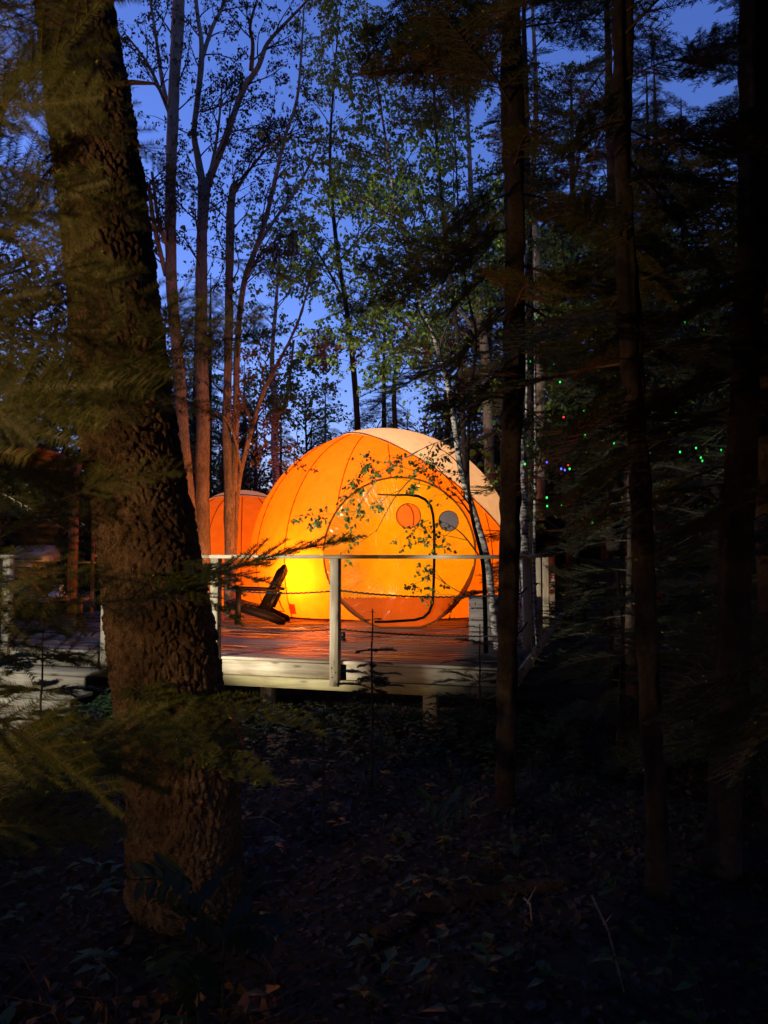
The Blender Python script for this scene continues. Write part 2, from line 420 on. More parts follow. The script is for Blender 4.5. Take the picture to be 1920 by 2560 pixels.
MT = dict(
    pine=wood('pale_pine', (0.62, 0.54, 0.40), (0.30, 0.235, 0.15), 0.6),
    yellow=wood('treated_pine', (0.56, 0.49, 0.25), (0.34, 0.28, 0.13), 0.6),
    deck=wood('deck_boards', (0.20, 0.165, 0.14), (0.085, 0.068, 0.06), 0.2, knots=False, grain=1.3, spec=0.6, tint=0.25),
    brown=wood('brown_timber', (0.26, 0.15, 0.08), (0.12, 0.065, 0.035), 0.6),
    grey=wood('grey_timber', (0.22, 0.19, 0.18), (0.09, 0.08, 0.08), 0.8),
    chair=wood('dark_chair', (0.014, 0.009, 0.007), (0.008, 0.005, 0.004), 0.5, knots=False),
    rope=simple('rope', (0.018, 0.02, 0.024), 0.8, nscale=60, spec=.2),
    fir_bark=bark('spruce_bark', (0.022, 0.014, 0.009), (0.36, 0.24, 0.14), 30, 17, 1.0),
    trunk=bark('slim_trunk_bark', (0.03, 0.025, 0.02), (0.14, 0.105, 0.08), 44, 30, 1.0, (0.17, 0.15, 0.12)),
    maple=bark('maple_bark', (0.16, 0.12, 0.09), (0.50, 0.38, 0.28), 26, 8, .8, blotch=.4),
    dark_bark=bark('dark_bark', (0.03, 0.022, 0.018), (0.10, 0.075, 0.06), 24, 10, .8),
    birch=birch_bark('birch_bark'),
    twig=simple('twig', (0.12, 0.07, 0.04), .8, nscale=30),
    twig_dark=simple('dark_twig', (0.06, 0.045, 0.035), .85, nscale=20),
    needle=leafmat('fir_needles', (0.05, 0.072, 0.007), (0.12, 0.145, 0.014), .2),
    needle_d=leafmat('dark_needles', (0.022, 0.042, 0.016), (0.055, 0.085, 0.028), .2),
    needle_r=leafmat('dead_needles', (0.20, 0.045, 0.012), (0.32, 0.09, 0.02), .2),
    bud=leafmat('new_tips', (0.26, 0.25, 0.03), (0.38, 0.36, 0.05), .35),
    birch_leaf=leafmat('birch_leaves', (0.08, 0.16, 0.028), (0.22, 0.32, 0.06), .35, .45),
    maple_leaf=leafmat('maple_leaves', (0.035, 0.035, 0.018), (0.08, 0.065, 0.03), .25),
    rust_leaf=leafmat('rusty_leaves', (0.16, 0.07, 0.02), (0.22, 0.14, 0.03), .35),
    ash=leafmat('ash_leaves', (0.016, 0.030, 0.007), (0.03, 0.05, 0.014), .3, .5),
    plant=leafmat('ground_leaves', (0.025, 0.055, 0.015), (0.07, 0.13, 0.035), .3, .4),
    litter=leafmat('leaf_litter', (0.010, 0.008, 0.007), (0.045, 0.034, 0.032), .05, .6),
    straw=leafmat('dead_stems', (0.07, 0.03, 0.012), (0.15, 0.07, 0.028), .05, .7),
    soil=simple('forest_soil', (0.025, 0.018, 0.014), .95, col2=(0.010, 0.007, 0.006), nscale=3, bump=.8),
    tent=fabric('tent_cloth', (1.0, 0.215, 0.004), (0.50, 0.19, 0.03), .58, wrinkle=.55, wscale=1.8),
    tent2=fabric('small_tent_cloth', (1.0, 0.25, 0.01), (0.55, 0.24, 0.07), .7, wrinkle=.35, wscale=1.6),
    cover=fabric('tent_cover', (0.90, 0.76, 0.62), (0.62, 0.52, 0.40), .40, wrinkle=.3, wscale=1.4),
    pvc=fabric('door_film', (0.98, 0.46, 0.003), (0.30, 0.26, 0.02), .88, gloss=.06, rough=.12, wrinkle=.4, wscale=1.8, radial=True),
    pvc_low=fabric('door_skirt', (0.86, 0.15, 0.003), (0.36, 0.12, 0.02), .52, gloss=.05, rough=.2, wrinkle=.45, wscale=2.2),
    port=fabric('round_window_film', (1.0, 0.20, 0.01), (0.6, 0.3, 0.1), .85, wrinkle=.2),
    mesh=simple('vent_mesh', (0.36, 0.29, 0.29), .7, nscale=50),
    piping=fabric('hem_piping', (0.5, 0.12, 0.01), (0.28, 0.10, 0.03), .4),
    seam=fabric('seam_tape', (0.75, 0.11, 0.0), (0.40, 0.12, 0.03), .65),
    zip=simple('zip', (0.004, 0.005, 0.005), .8, spec=.1),
    steel=simple('brushed_steel', (0.34, 0.33, 0.32), .55, .8, nscale=3),
    black=simple('black_plastic', (0.012, 0.012, 0.012), .4),
    white=simple('white_enamel', (0.55, 0.56, 0.60), .4),
    linen=simple('bed_linen', (0.6, 0.5, 0.4), .9),
    lampglass=emit('lamp_glass', (1, 1, 1), 3.0),
)

# ------------------------------------------------------------------ ground
rng = random.Random(11)
def gz(x, y):
    return -0.62 + 0.10 * mnoise.noise(Vector((x * .35, y * .35, 3.1))) + 0.035 * mnoise.noise(Vector((x * 1.7, y * 1.7, 8.1)))
g = MB()
xs = np.concatenate([np.linspace(-60, -8, 14), np.linspace(-7.6, 7.6, 96), np.linspace(8, 60, 14)])
ys = np.concatenate([np.linspace(-30, -1, 10), np.linspace(-.6, 14, 90), np.linspace(15, 90, 20)])
gv = np.array([(x, y, gz(x, y)) for y in ys for x in xs])
nx = len(xs)
gi = np.array([(j * nx + i, j * nx + i + 1, (j + 1) * nx + i + 1, (j + 1) * nx + i) for j in range(len(ys) - 1) for i in range(nx - 1)])
g.add(gv, quads=gi)
tag(g.build('ground', MT['soil'], smooth=True), kind='structure')

# ------------------------------------------------------------------ deck frame
DO = Vector((-1.68, 7.85, 0)); DU = Vector((0.9602, -0.2793, 0)); DV = Vector((0.2793, 0.9602, 0))
DANG = math.atan2(DU.y, DU.x)
def D(s, t, z=0.0):
    return DO + DU * s + DV * t + Vector((0, 0, z))

def board(name, parent, a, b, w, h, mat, up=Vector((0, 0, 1)), ch=0.004, label=None):
    """a timber from a to b; w across, h along up"""
    a, b = Vector(a), Vector(b)
    x = (b - a).normalized()
    y = up.cross(x).normalized()
    z = x.cross(y)
    R = Matrix((x, y, z)).transposed().to_4x4()
    mb = MB(); mb.box((0, 0, 0), ((b - a).length, w, h), ch=ch)
    me = mb.data(name, mat)
    o = place(name, me, Matrix.Translation((a + b) / 2) @ R, parent)
    if label: o['label'] = label
    return o

deck = thing('wooden_deck', D(0, 4, 0), 'low wooden deck with glossy wet boards under the glowing tents', 'deck')
S0, S1, TT = -5.2, 3.0, 10.2
rr = random.Random(5)
t = 0.0
while t < TT:
    z = -0.0125 + rr.uniform(-.0015, .0015)
    cut = S0 + (S1 - S0) * rr.choice((.35, .62, .5))
    for s0, s1 in ((S0, cut - .002), (cut + .002, S1)):
        board('plank', deck, D(s0, t + .07, z), D(s1, t + .07, z), .129, .025, MT['deck'], up=(Vector((0, 0, 1)) + DV * rr.gauss(0, .018)), ch=.007)
    t += .14
# nosing, fascia, beam, piles
segs = [(S0, -1.39), (-1.39, -0.02), (-0.02, 1.33), (1.33, 3.0)]
for a, b in ((S0, -1.47), (-1.37, -.14), (-.04, 1.21), (1.31, 3.0)):
    board('nosing', deck, D(a, -.022, -.014), D(b, -.022, -.014), .04, .032, MT['pine'], ch=.01)
for a, b in ((S0, -1.475), (-1.36, -.145), (.03, 1.21), (1.375, 3.0)):
    board('fascia_board', deck, D(a, -.016, -.105), D(b, -.016, -.105), .032, .145, MT['pine'])
board('beam', deck, D(-.22, -.03, -.232), D(3.02, -.03, -.232), .085, .10, MT['yellow'])
board('beam', deck, D(S0, .06, -.235), D(-.23, .06, -.235), .085, .10, MT['yellow'])
for s, tt in ((2.2, .06), (0.3, .5), (-1.3, .3), (-3.2, .3), (1.2, 3), (-1.5, 3)):
    board('pile', deck, D(s, tt, -.284), D(s, tt, -.78), .13, .13, MT['pine'], up=DU)
board('side_fascia', deck, D(3.016, -.04, -.105), D(3.016, TT, -.105), .032, .145, MT['pine'])

rail = thing('deck_railing', D(0, -.03, 0), 'pale timber deck railing with two dark ropes strung between square posts', 'railing')
post_s = [-4.1, -2.66, -1.355, -.045, 1.265, 2.99]
for i, s in enumerate(post_s):
    board('post', rail, D(s, -.045, -.20 if i != 4 else -.235), D(s, -.045, 1.005), .089, .089, MT['pine'], up=-DU)
for a, b in ((-4.2, -.098), (-.095, 1.72), (1.723, 3.04)):
    if a < -1:   # the rail is open where the steps come up
        board('top_rail', rail, D(a, -.045, 1.023), D(-2.60, -.045, 1.023), .12, .036, MT['pine'])
        a = -1.40
    board('top_rail', rail, D(a, -.045, 1.023), D(b, -.045, 1.023), .12, .036, MT['pine'])
for s in post_s[1:5]:   # screw heads at the post feet
    for du, dz in ((-.02, -.06), (.02, -.10), (-.015, -.15)):
        c = D(s + du, -.0905, dz)
        mb = MB(); mb.tube([c, c - DV * .004], [.007, .006], 8, cap=True); mb.build('screw', MT['black'], rail)
# side railing running back along the right edge
for tt in (1.4, 2.8, 4.2, 5.6):
    board('post', rail, D(2.99, tt, -.2), D(2.99, tt, 1.005), .089, .089, MT['pine'], up=-DU)
board('top_rail', rail, D(2.99, .02, 1.023), D(2.99, 5.7, 1.023), .12, .036, MT['pine'])
def rope(a, b, sag, parent, r=.0085, pitch=.028):
    L = (b - a).length
    k = int(L / .006)
    mb = MB()
    x = (b - a).normalized(); up = Vector((0, 0, 1)); y = up.cross(x)
    for ph in range(3):
        pts = []
        for i in range(k + 1):
            f = i / k
            c = a.lerp(b, f) - up * (sag * 4 * f * (1 - f))
            an = 2 * math.pi * (f * L / pitch + ph / 3) * .5
            pts.append(c + (y * math.cos(an) + up * math.sin(an)) * r * .55)
        mb.tube(pts, r * .62, 5)
    mb.build('rope', MT['rope'], parent, smooth=True)
for zc, sg in ((.68, .035), (.30, .03)):
    for i in (0, 2, 3, 4):
        rope(D(post_s[i] + .045, -.045, zc + .012), D(post_s[i + 1] - .045, -.045, zc + rr.uniform(-.01, .012)), sg * rr.uniform(.6, 1.3), rail)
    rope(D(2.99, .0, zc), D(2.99, 1.36, zc), .03, rail)
    rope(D(2.99, 1.44, zc), D(2.99, 2.76, zc), .03, rail)

steps = thing('timber_steps', D(-4.0, -.4, -.3), 'brightly lit white timber steps below the deck at the left edge', 'steps')
for k, (send, top, tf) in enumerate(((-1.327, -.175, -.42), (-1.235, -.355, -.75), (-1.42, -.535, -1.08))):
    board('tread', steps, D(-5.3, tf + .17, top - .02), D(send, tf + .17, top - .02), .34, .038, MT['pine'])
    board('riser', steps, D(-5.3, tf + .016, top - .115), D(send - .01, tf + .016, top - .115), .032, .148, MT['pine'])

# ------------------------------------------------------------------ tents
def panel_dome(root, C, R, nseg, mat, phase, tun=None, zmin=0.0, flat=1.0, cut=None):
    """gore panels between seams; each bulges a touch"""
    n_el, n_az = 96, 14
    th0 = 0.02
    th1 = math.acos(max(-1, (zmin + .005 - C.z) / (R * flat)))
    def pt(th, az, r):
        return np.array([C.x + r * math.sin(th) * math.sin(az), C.y - r * math.sin(th) * math.cos(az), C.z + flat * r * math.cos(th)])
    for k in range(nseg):
        a0 = phase + k * 2 * math.pi / nseg; a1 = a0 + 2 * math.pi / nseg
        V, Q = [], []
        for i in range(n_el + 1):
            th = th0 + (th1 - th0) * i / n_el
            for j in range(n_az + 1):
                f = j / n_az
                bul = 0.010 * math.sin(math.pi * f) ** .7 * min(1, math.sin(th) * 1.5)
                q_ = Vector(pt(th, a0 + (a1 - a0) * f, R))
                edge = math.sin(math.pi * f) ** .6      # cloth sags and puckers between the seams
                fold = (.014 * mnoise.noise(q_ * 2.3) + .005 * mnoise.noise(Vector((q_.x * 9, q_.y * 9, q_.z * 3)))) * edge + .0035 * (1 - edge) * math.sin(th * 90 + k)
                V.append(pt(th, a0 + (a1 - a0) * f, R + bul * R / 1.2 + fold))
        V = np.array(V)
        for i in range(n_el):
            for j in range(n_az):
                q = (i * (n_az + 1) + j, (i + 1) * (n_az + 1) + j, (i + 1) * (n_az + 1) + j + 1, i * (n_az + 1) + j + 1)
                if tun is not None:
                    c = V[list(q)].mean(0); w = c - np.array(tun[0]); ax = np.array(tun[1])
                    al = w @ ax
                    if al > 0 and np.linalg.norm(w - al * ax) < tun[2]:
                        continue
                if cut is not None:
                    if ((V[list(q)] - np.array(C)) @ cut[0]).min() > (cut[1] + .006) * R: continue
                Q.append(q)
        if cut is not None:     # trim the panel cleanly along the edge of the pale cover
            w = V - np.array(C); e = w @ cut[0] - (cut[1] + .006) * R; m_ = e > 0
            r0_ = np.linalg.norm(w, axis=1)[:, None]
            w2 = w - np.maximum(e, 0)[:, None] * cut[0]
            V = np.where(m_[:, None], np.array(C) + w2 / np.linalg.norm(w2, axis=1)[:, None] * r0_, V)
        if Q:
            mb = MB(); mb.add(V, quads=Q); mb.build('panel', mat, root, smooth=True)
        seam = []
        for i in range(n_el * 2 + 1):
            th = th0 + (th1 - th0) * i / (n_el * 2)
            p = pt(th, a0, R + .004)
            if tun is not None:
                w = p - np.array(tun[0]); ax = np.array(tun[1]); al = w @ ax
                if al > 0 and np.linalg.norm(w - al * ax) < tun[2]: break
            if cut is not None and (p - np.array(C)) @ cut[0] > cut[1] * R: continue
            seam.append(p)
        if len(seam) > 3:
            mb = MB(); mb.tube(seam, .0085, 5); mb.build('seam', MT['seam'], root, smooth=True)
    # hem round the base
    mb = MB()
    hp = []
    for i in range(121):
        az = 2 * math.pi * i / 120
        p = pt(th1 - .004, az, R + .012)
        if tun is not None:
            w = p - np.array(tun[0]); ax = np.array(tun[1]); al = w @ ax
            if al > 0 and np.linalg.norm(w - al * ax) < tun[2]:
                if len(hp) > 2: mb.tube(hp, .018, 6)
                hp = []; continue
        hp.append(p)
    if len(hp) > 2: mb.tube(hp, .018, 6)
    mb.build('base_hem', MT['piping'], root, smooth=True)

def cap_cover(root, C, R, axis, half, mat, zmin=.1, nm='rain_cover'):
    ax = Vector(axis).normalized()
    a = ax.orthogonal().normalized(); b = ax.cross(a)
    V, Q = [], []
    nr, na = 40, 96
    for i in range(nr + 1):
        th = half * i / nr
        for j in range(na):
            ph = 2 * math.pi * j / na
            p = C + (ax * math.cos(th) + (a * math.cos(ph) + b * math.sin(ph)) * math.sin(th)) * (R + .040)
            V.append(p)
    for i in range(nr):
        for j in range(na):
            q = (i * na + j, i * na + (j + 1) % na, (i + 1) * na + (j + 1) % na, (i + 1) * na + j)
            if min(V[k].z for k in q) > zmin: Q.append(q)
    mb = MB(); mb.add(np.array([tuple(v) for v in V]), quads=Q)
    o = mb.build(nm, mat, root, smooth=True)
    run = []
    for j in range(181):
        ph = 2 * math.pi * j / 180
        p = C + (ax * math.cos(half) + (a * math.cos(ph) + b * math.sin(ph)) * math.sin(half)) * (R + .036)
        if p.z > zmin: run.append(p)
        elif len(run) > 2: m2 = MB(); m2.tube(run, .008, 5); m2.build('cover_hem', MT['piping'], root, smooth=True); run = []
        else: run = []
    if len(run) > 2: m2 = MB(); m2.tube(run, .008, 5); m2.build('cover_hem', MT['piping'], root, smooth=True)
    return o

TC, TR = Vector((-0.03, 14.1, 0.93)), 2.42
DC = P(1000, 1383, 10.75); DR = 1.085        # centre and radius of the round door
tax = (DC - Vector((TC.x, TC.y, DC.z))).normalized()
tent = thing('bubble_tent', (TC.x, TC.y, 0), 'large glowing orange dome tent with a round yellow door', 'tent')
panel_dome(tent, TC, TR, 16, MT['tent'], math.radians(4), tun=(Vector((TC.x, TC.y, DC.z)), tax, DR - .03), cut=(np.array((.582, .208, .785)) / .9992, .549))
cap_cover(tent, TC, TR, (.582, .208, .785), math.acos(.549), MT['cover'])

# entrance tunnel and its round door
ty = tax; tx = Vector((0, 0, 1)).cross(-ty).normalized()   # tx: to the right as seen from outside
if tx.x < 0: tx = -tx
def TP(u, v, w):   # u right, v up, w outwards from the door plane
    return DC + tx * u + Vector((0, 0, v)) + ty * w
zcut = -DC.z + .012
V, Q = [], []
na, nw = 96, 14
for i in range(nw + 1):
    w = -1.35 * i / nw
    r = DR * (1 - .06 * i / nw) * (1 - .012 * math.sin(math.pi * ((i * 1.0) % 4.66) / 4.66))
    for j in range(na):
        a = 2 * math.pi * j / na
        V.append(TP(r * math.sin(a), max(r * math.cos(a), zcut), w))
for i in range(nw):
    for j in range(na):
        q = (i * na + j, i * na + (j + 1) % na, (i + 1) * na + (j + 1) % na, (i + 1) * na + j)
        c = sum((V[k] for k in q), Vector()) / 4
        if (c - TC).length > TR - .05: Q.append(q)
mb = MB(); mb.add(np.array([tuple(v) for v in V]), quads=Q); mb.build('tunnel', MT['tent'], tent, smooth=True)

vsplit = P(1000, 1493, 10.75).z - DC.z
def disc_piece(name, mat, lo, hi, holes, w0=0.0):
    nr, na = 44, 160
    V, Q = [], []
    for i in range(nr + 1):
        r = DR * i / nr
        for j in range(na):
            a = 2 * math.pi * j / na
            u, v = r * math.sin(a), r * math.cos(a)
            f = r / DR
            # pillow bulge with gathers near the hem
            gth = .011 * f ** 5 * mnoise.noise(Vector((math.sin(a) * 9, math.cos(a) * 9, 0))) * 2
            bulge = .10 * (1 - f * f) + gth + .012 * mnoise.noise(Vector((u * 2, v * 2, 4))) * (1 - f ** 4)
            vv = max(v, zcut)
            V.append((u, vv, bulge))
    for i in range(nr):
        for j in range(na):
            q = (i * na + j, i * na + (j + 1) % na, (i + 1) * na + (j + 1) % na, (i + 1) * na + j)
            cu = sum(V[k][0] for k in q) / 4; cv = sum(V[k][1] for k in q) / 4
            if cv < lo or cv > hi: continue
            if any((cu - h[0]) ** 2 + (cv - h[1]) ** 2 < h[2] ** 2 for h in holes): continue
            Q.append(q)
    # local frame: x right, z up, -y outwards
    M = Matrix(((tx.x, -ty.x, 0, DC.x), (tx.y, -ty.y, 0, DC.y), (0, 0, 1, DC.z), (0, 0, 0, 1)))
    mb = MB(); mb.add(np.array([(u, -b - w0, v) for u, v, b in V]), quads=Q)
    return place(name, mb.data(name, mat, True), M, tent)
sx = 10.7 / F
h1 = ((1020 - 1000) * sx, (1383 - 1290) * sx, .175)
h2 = ((1122 - 1000) * sx, (1383 - 1302) * sx, .145)
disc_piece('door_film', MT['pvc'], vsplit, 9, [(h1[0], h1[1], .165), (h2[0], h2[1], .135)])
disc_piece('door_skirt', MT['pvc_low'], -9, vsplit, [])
def zbulge(u, v):
    f = min(1, math.hypot(u, v) / DR)
    return .10 * (1 - f * f)
def rounddisc(name, c, r, mat, w=.012):
    V = [TP(c[0], c[1], zbulge(*c[:2]) + w)]
    n = 48
    for j in range(n):
        a = 2 * math.pi * j / n
        u, v = c[0] + r * math.sin(a), c[1] + r * math.cos(a)
        V.append(TP(u, v, zbulge(u, v) + w))
    mb = MB(); mb.add(np.array([tuple(x) for x in V]), tris=[(0, 1 + j, 1 + (j + 1) % n) for j in range(n)])
    o = mb.build(name, mat, tent)
    mb = MB()
    mb.tube([TP(c[0] + r * math.sin(a), c[1] + r * math.cos(a), zbulge(c[0] + r * math.sin(a), c[1] + r * math.cos(a)) + w) for a in np.linspace(0, 2 * math.pi, 49)], .006, 5)
    mb.build('vent_rim', MT['piping'], o, smooth=True)
    return o
rounddisc('round_window', h1, h1[2], MT['port'])
rounddisc('mesh_vent', h2, h2[2], MT['mesh'])
# seam across the round window
mb = MB(); mb.tube([TP(h1[0] + x, h1[1] + y, zbulge(*h1[:2]) + .016) for x, y in ((-.03, .17), (.03, .12), (.06, .05), (.075, -.03), (.07, -.1), (.06, -.16))], .008, 5)
mb.build('inner_seam', MT['seam'], tent, smooth=True)
# hem ring of the door, dark bands drawn in for the tunnel wall's shadow
mb = MB()
mb.tube([TP(DR * math.sin(a), max(DR * math.cos(a), zcut), .01) for a in np.linspace(0, 2 * math.pi, 145)], .014, 6)
mb.build('door_hem', MT['piping'], tent, smooth=True)
for a0, a1, wd in ((100, 150, .055), (205, 236, .05)):
    V = []; n = 20
    for i in range(n + 1):
        a = math.radians(a0 + (a1 - a0) * i / n)
        for rr_ in (DR - .005, DR - wd * math.sin(math.pi * (i + 2) / (n + 4)) - .01):
            u, v = rr_ * math.sin(a), max(rr_ * math.cos(a), zcut)
            V.append(tuple(TP(u, v, zbulge(u, v) + .008)))
    mb = MB(); mb.add(np.array(V), quads=[(2 * i, 2 * i + 1, 2 * i + 3, 2 * i + 2) for i in range(n)])
    mb.build('rim_shade_band', MT['piping'], tent, smooth=True)
# zip running round the door flap
zp = [(943, 1236), (985, 1238), (1020, 1237), (1045, 1240), (1063, 1249), (1076, 1264), (1082, 1286), (1084, 1320), (1084, 1380), (1083, 1440), (1082, 1480), (1080, 1508), (1072, 1530), (1058, 1543), (1035, 1549), (1000, 1551), (965, 1553), (925, 1553)]
pts = []
for (x0, y0), (x1, y1) in zip(zp, zp[1:]):
    for f in (0, .25, .5, .75):
        u, v = (x0 + (x1 - x0) * f - 1000) * sx, (1383 - y0 - (y1 - y0) * f) * sx
        pts.append(TP(u, v, zbulge(u, v) + .022))
mb = MB(); mb.tube(pts, [.008 + .011 * min(1, i / 10) for i in range(len(pts))], 6, cap=True)
zo = mb.build('zip', MT['zip'], tent, smooth=True); zo['label'] = 'black zip curving round the door flap'
# small square window patch and triangular outline low on the dome, bed inside
def sphere_pt(px, py, off=.012):
    d = (P(px, py, 1.0) - Vector((0, 0, EYE))).normalized()
    o = Vector((0, 0, EYE)) - TC
    b = o.dot(d); c = o.length_squared - (TR + off) ** 2
    k = -b - math.sqrt(max(0, b * b - c))
    return Vector((0, 0, EYE)) + d * k
def patch(name, pix, mat, off=.03):
    V = [sphere_pt(*p, off) for p in pix]
    mb = MB(); mb.add(np.array([tuple(v) for v in V]), tris=[(0, i, i + 1) for i in range(1, len(V) - 1)])
    return mb.build(name, mat, tent)
patch('label_patch', [(721, 1509), (736, 1511), (741, 1535), (729, 1535)], MT['seam'])
mb = MB(); mb.tube([sphere_pt(x, y, .03) for x, y in ((694, 1486), (697, 1500), (703, 1515), (711, 1529), (700, 1528), (685, 1526), (676, 1522))], .009, 5)
mb.build('triangle_outline', MT['seam'], tent, smooth=True)
# second, smaller dome
TC2, TR2 = Vector((-2.84, 15.1, 1.02)), 1.27
tent2 = thing('bubble_tent', (TC2.x, TC2.y, 0), 'smaller darker orange dome tent at the left behind the tree trunks', 'tent')
panel_dome(tent2, TC2, TR2, 12, MT['tent2'], math.radians(10), cut=(np.array((0, .12, 1)) / 1.0072, math.cos(math.radians(33))))
cap_cover(tent2, TC2, TR2, (0, .12, 1), math.radians(33), MT['cover'], nm='top_cover')
# bed inside the large dome (its shadow falls on the cloth)
bed = thing('bed', (-.2, 14.4, 0.02), 'bed standing inside the large glowing tent', 'bed')
mb = MB(); mb.box((-.2, 14.4, .24), (2.0, 1.5, .42), ch=.05); mb.build('mattress', MT['linen'], bed)
for yy in (14.05, 14.75):
    mb = MB(); mb.box((-.9, yy, .54), (.42, .6, .16), ch=.07); mb.build('pillow', MT['linen'], bed)

# ------------------------------------------------------------------ adirondack chair (profile facing left)
CH = P(634, 1555, 11.3); CH.z = 0
chair = thing('adirondack_chair', CH, 'dark wooden reclining garden chair seen from the side on the deck', 'chair')
kk = 11.3 / F
def cpt(px, py, y=0.0):   # profile pixel -> world, y: depth across the chair
    return Vector((CH.x + (px - 640) * kk, CH.y + y, max(0.0, (1556 - py) * kk)))
def slab(name, prof, y0, y1, parent=chair):
    n = len(prof)
    V = [tuple(cpt(x, y, y0)) for x, y in prof] + [tuple(cpt(x, y, y1)) for x, y in prof]
    mb = MB(); mb.add(np.array(V), quads=[(i, (i + 1) % n, (i + 1) % n + n, i + n) for i in range(n)],
                      tris=[(0, i + 1, i) for i in range(1, n - 1)] + [(n, n + i, n + i + 1) for i in range(1, n - 1)])
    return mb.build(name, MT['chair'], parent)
string = [(568, 1500), (570, 1512), (600, 1523), (640, 1536), (676, 1547), (700, 1557), (717, 1557), (719, 1548), (715, 1541), (690, 1530), (672, 1520), (650, 1515), (610, 1505), (586, 1497)]
for y in (0, .55):
    slab('stringer', string, y, y + .025)
    slab('front_leg', [(576, 1556), (589, 1556), (589, 1471), (578, 1471)] if y else [(594, 1556), (608, 1556), (609, 1471), (597, 1471)], y - .026, y - .001)
    slab('arm', [(574, 1465), (578, 1470), (703, 1475), (706, 1469), (640, 1467)], y - .07, y + .05)
    slab('back_support', [(669, 1520), (679, 1521), (698, 1480), (688, 1478)], y + .03, y + .055)
for i in range(5):
    y = .045 + i * .1
    top = 1407 + abs(i - 2) * 6
    slab('back_slat', [(650, 1515), (667, 1518), (709, top + 18), (714, top + 6), (712, top), (706, top + 1), (690, top + 16)], y, y + .085)
for i in range(5):
    x = 572 + i * 15
    slab('seat_slat', [(x, 1497 + i * 3.2), (x + 13, 1499.5 + i * 3.2), (x + 13, 1503 + i * 3.2), (x, 1500.5 + i * 3.2)], -.02, .6)
slab('front_rail', [(566, 1500), (571, 1500), (571, 1514), (566, 1514)], -.02, .6)

# ------------------------------------------------------------------ planter, grill, tables at left
def crate(name, root, C, sx_, sy_, h, n, mat, R=DANG):
    M0 = Matrix.Translation(C) @ Matrix.Rotation(R, 4, 'Z')
    bh = h / n
    for i in range(n):
        z = bh * (i + .5)
        for (a, b) in (((-sx_ / 2, -sy_ / 2), (sx_ / 2, -sy_ / 2)), ((-sx_ / 2, sy_ / 2), (sx_ / 2, sy_ / 2)), ((-sx_ / 2, -sy_ / 2 + .03), (-sx_ / 2, sy_ / 2 - .03)), ((sx_ / 2, -sy_ / 2 + .03), (sx_ / 2, sy_ / 2 - .03))):
            board('side_board', root, M0 @ Vector((*a, z)), M0 @ Vector((*b, z)), .028, bh - .012, mat)
pc = P(1216, 1600, 9.0); pc.z = .005
planter = thing('planter_box', pc, 'grey plank planter box on the deck beside the slim birch', 'planter')
crate('planter', planter, pc, .34, .34, .55, 4, MT['grey'])
mb = MB(); mb.box((pc.x, pc.y, .47), (.30, .30, .04), M=None); mb.build('soil', MT['soil'], planter)

gc = P(78, 1560, 12.0); gc.z = 0
grill = thing('gas_grill', gc, 'stainless gas grill with a curved lid and black knobs at the far left', 'grill')
gk = 12.0 / F
def gp(px, py, dy=0.0):
    q = P(px, py, 12.0); return Vector((q.x, q.y + dy, q.z))
# lid: half-cylinder profile
mb = MB(); V, Q = [], []
n = 18
for i in range(n + 1):
    a = math.pi * i / n
    for x in (gp(30, 1400).x, gp(116, 1400).x):
        V.append((x, gc.y + .25 - math.cos(a) * .27, gp(0, 1404).z + .26 * math.sin(a) ** .8))
for i in range(n): Q.append((2 * i, 2 * i + 1, 2 * i + 3, 2 * i + 2))
T_ = [(0, 2 * i, 2 * i + 2) for i in range(1, n)] + [(1, 2 * i + 3, 2 * i + 1) for i in range(1, n)]
mb.add(np.array(V), T_, Q); mb.build('lid', MT['steel'], grill, smooth=True)
mb = MB(); mb.tube([gp(40, 1398, -.07), gp(108, 1398, -.07)], .012, 8, cap=True); mb.build('lid_handle', MT['black'], grill, smooth=True)
mb = MB(); mb.box(((gp(30, 0).x + gp(116, 0).x) / 2, gc.y + .25, gp(0, 1418).z), (gp(116, 0).x - gp(30, 0).x, .52, .17)); mb.build('control_panel', MT['steel'], grill)
for px in (52, 71, 90, 108):
    mb = MB(); c = gp(px, 1424); mb.tube([(c.x, gc.y - .012, c.z), (c.x, gc.y - .05, c.z)], [.045, .04], 14, cap=True); mb.build('knob', MT['black'], grill, smooth=True)
mb = MB(); mb.box(((gp(30, 0).x + gp(116, 0).x) / 2, gc.y + .27, .30), (.46, .42, .58)); mb.build('cabinet', MT['black'], grill)

tb = P(85, 1560, 10.9); tb.z = 0
table = thing('picnic_table', tb, 'brown timber picnic table with slanted legs before the steel grill', 'table')
def tp(px, py, Y): return P(px, py, Y)
def tboard(name, x0, y0, x1, y1, Y, w, h, up=Vector((0, 0, 1))):
    return board(name, table, tp(x0, y0, Y), tp(x1, y1, Y), w, h, MT['brown'], up=up)
for k in range(4):
    tboard('top_board', -120, 1431, 148, 1431, 10.9 + k * .15, .14, .035)
tboard('apron', -60, 1440, 117, 1440, 10.95, .04, .06)
tboard('leg', 72, 1446, 106, 1492, 10.98, .04, .10, Vector((0, -1, 0)))
tboard('leg', 72, 1446, 106, 1492, 11.35, .04, .10, Vector((0, -1, 0)))
tboard('leg', -20, 1446, -52, 1540, 10.98, .04, .10, Vector((0, -1, 0)))
tboard('bench_board', 20, 1497, 215, 1497, 10.6, .24, .04)
for x in (110, 200): board('bench_leg', table, tp(x, 1500, 10.6), Vector((tp(x, 1500, 10.6).x, 10.6, 0.002)), .06, .06, MT['brown'], up=Vector((0, 1, 0)))

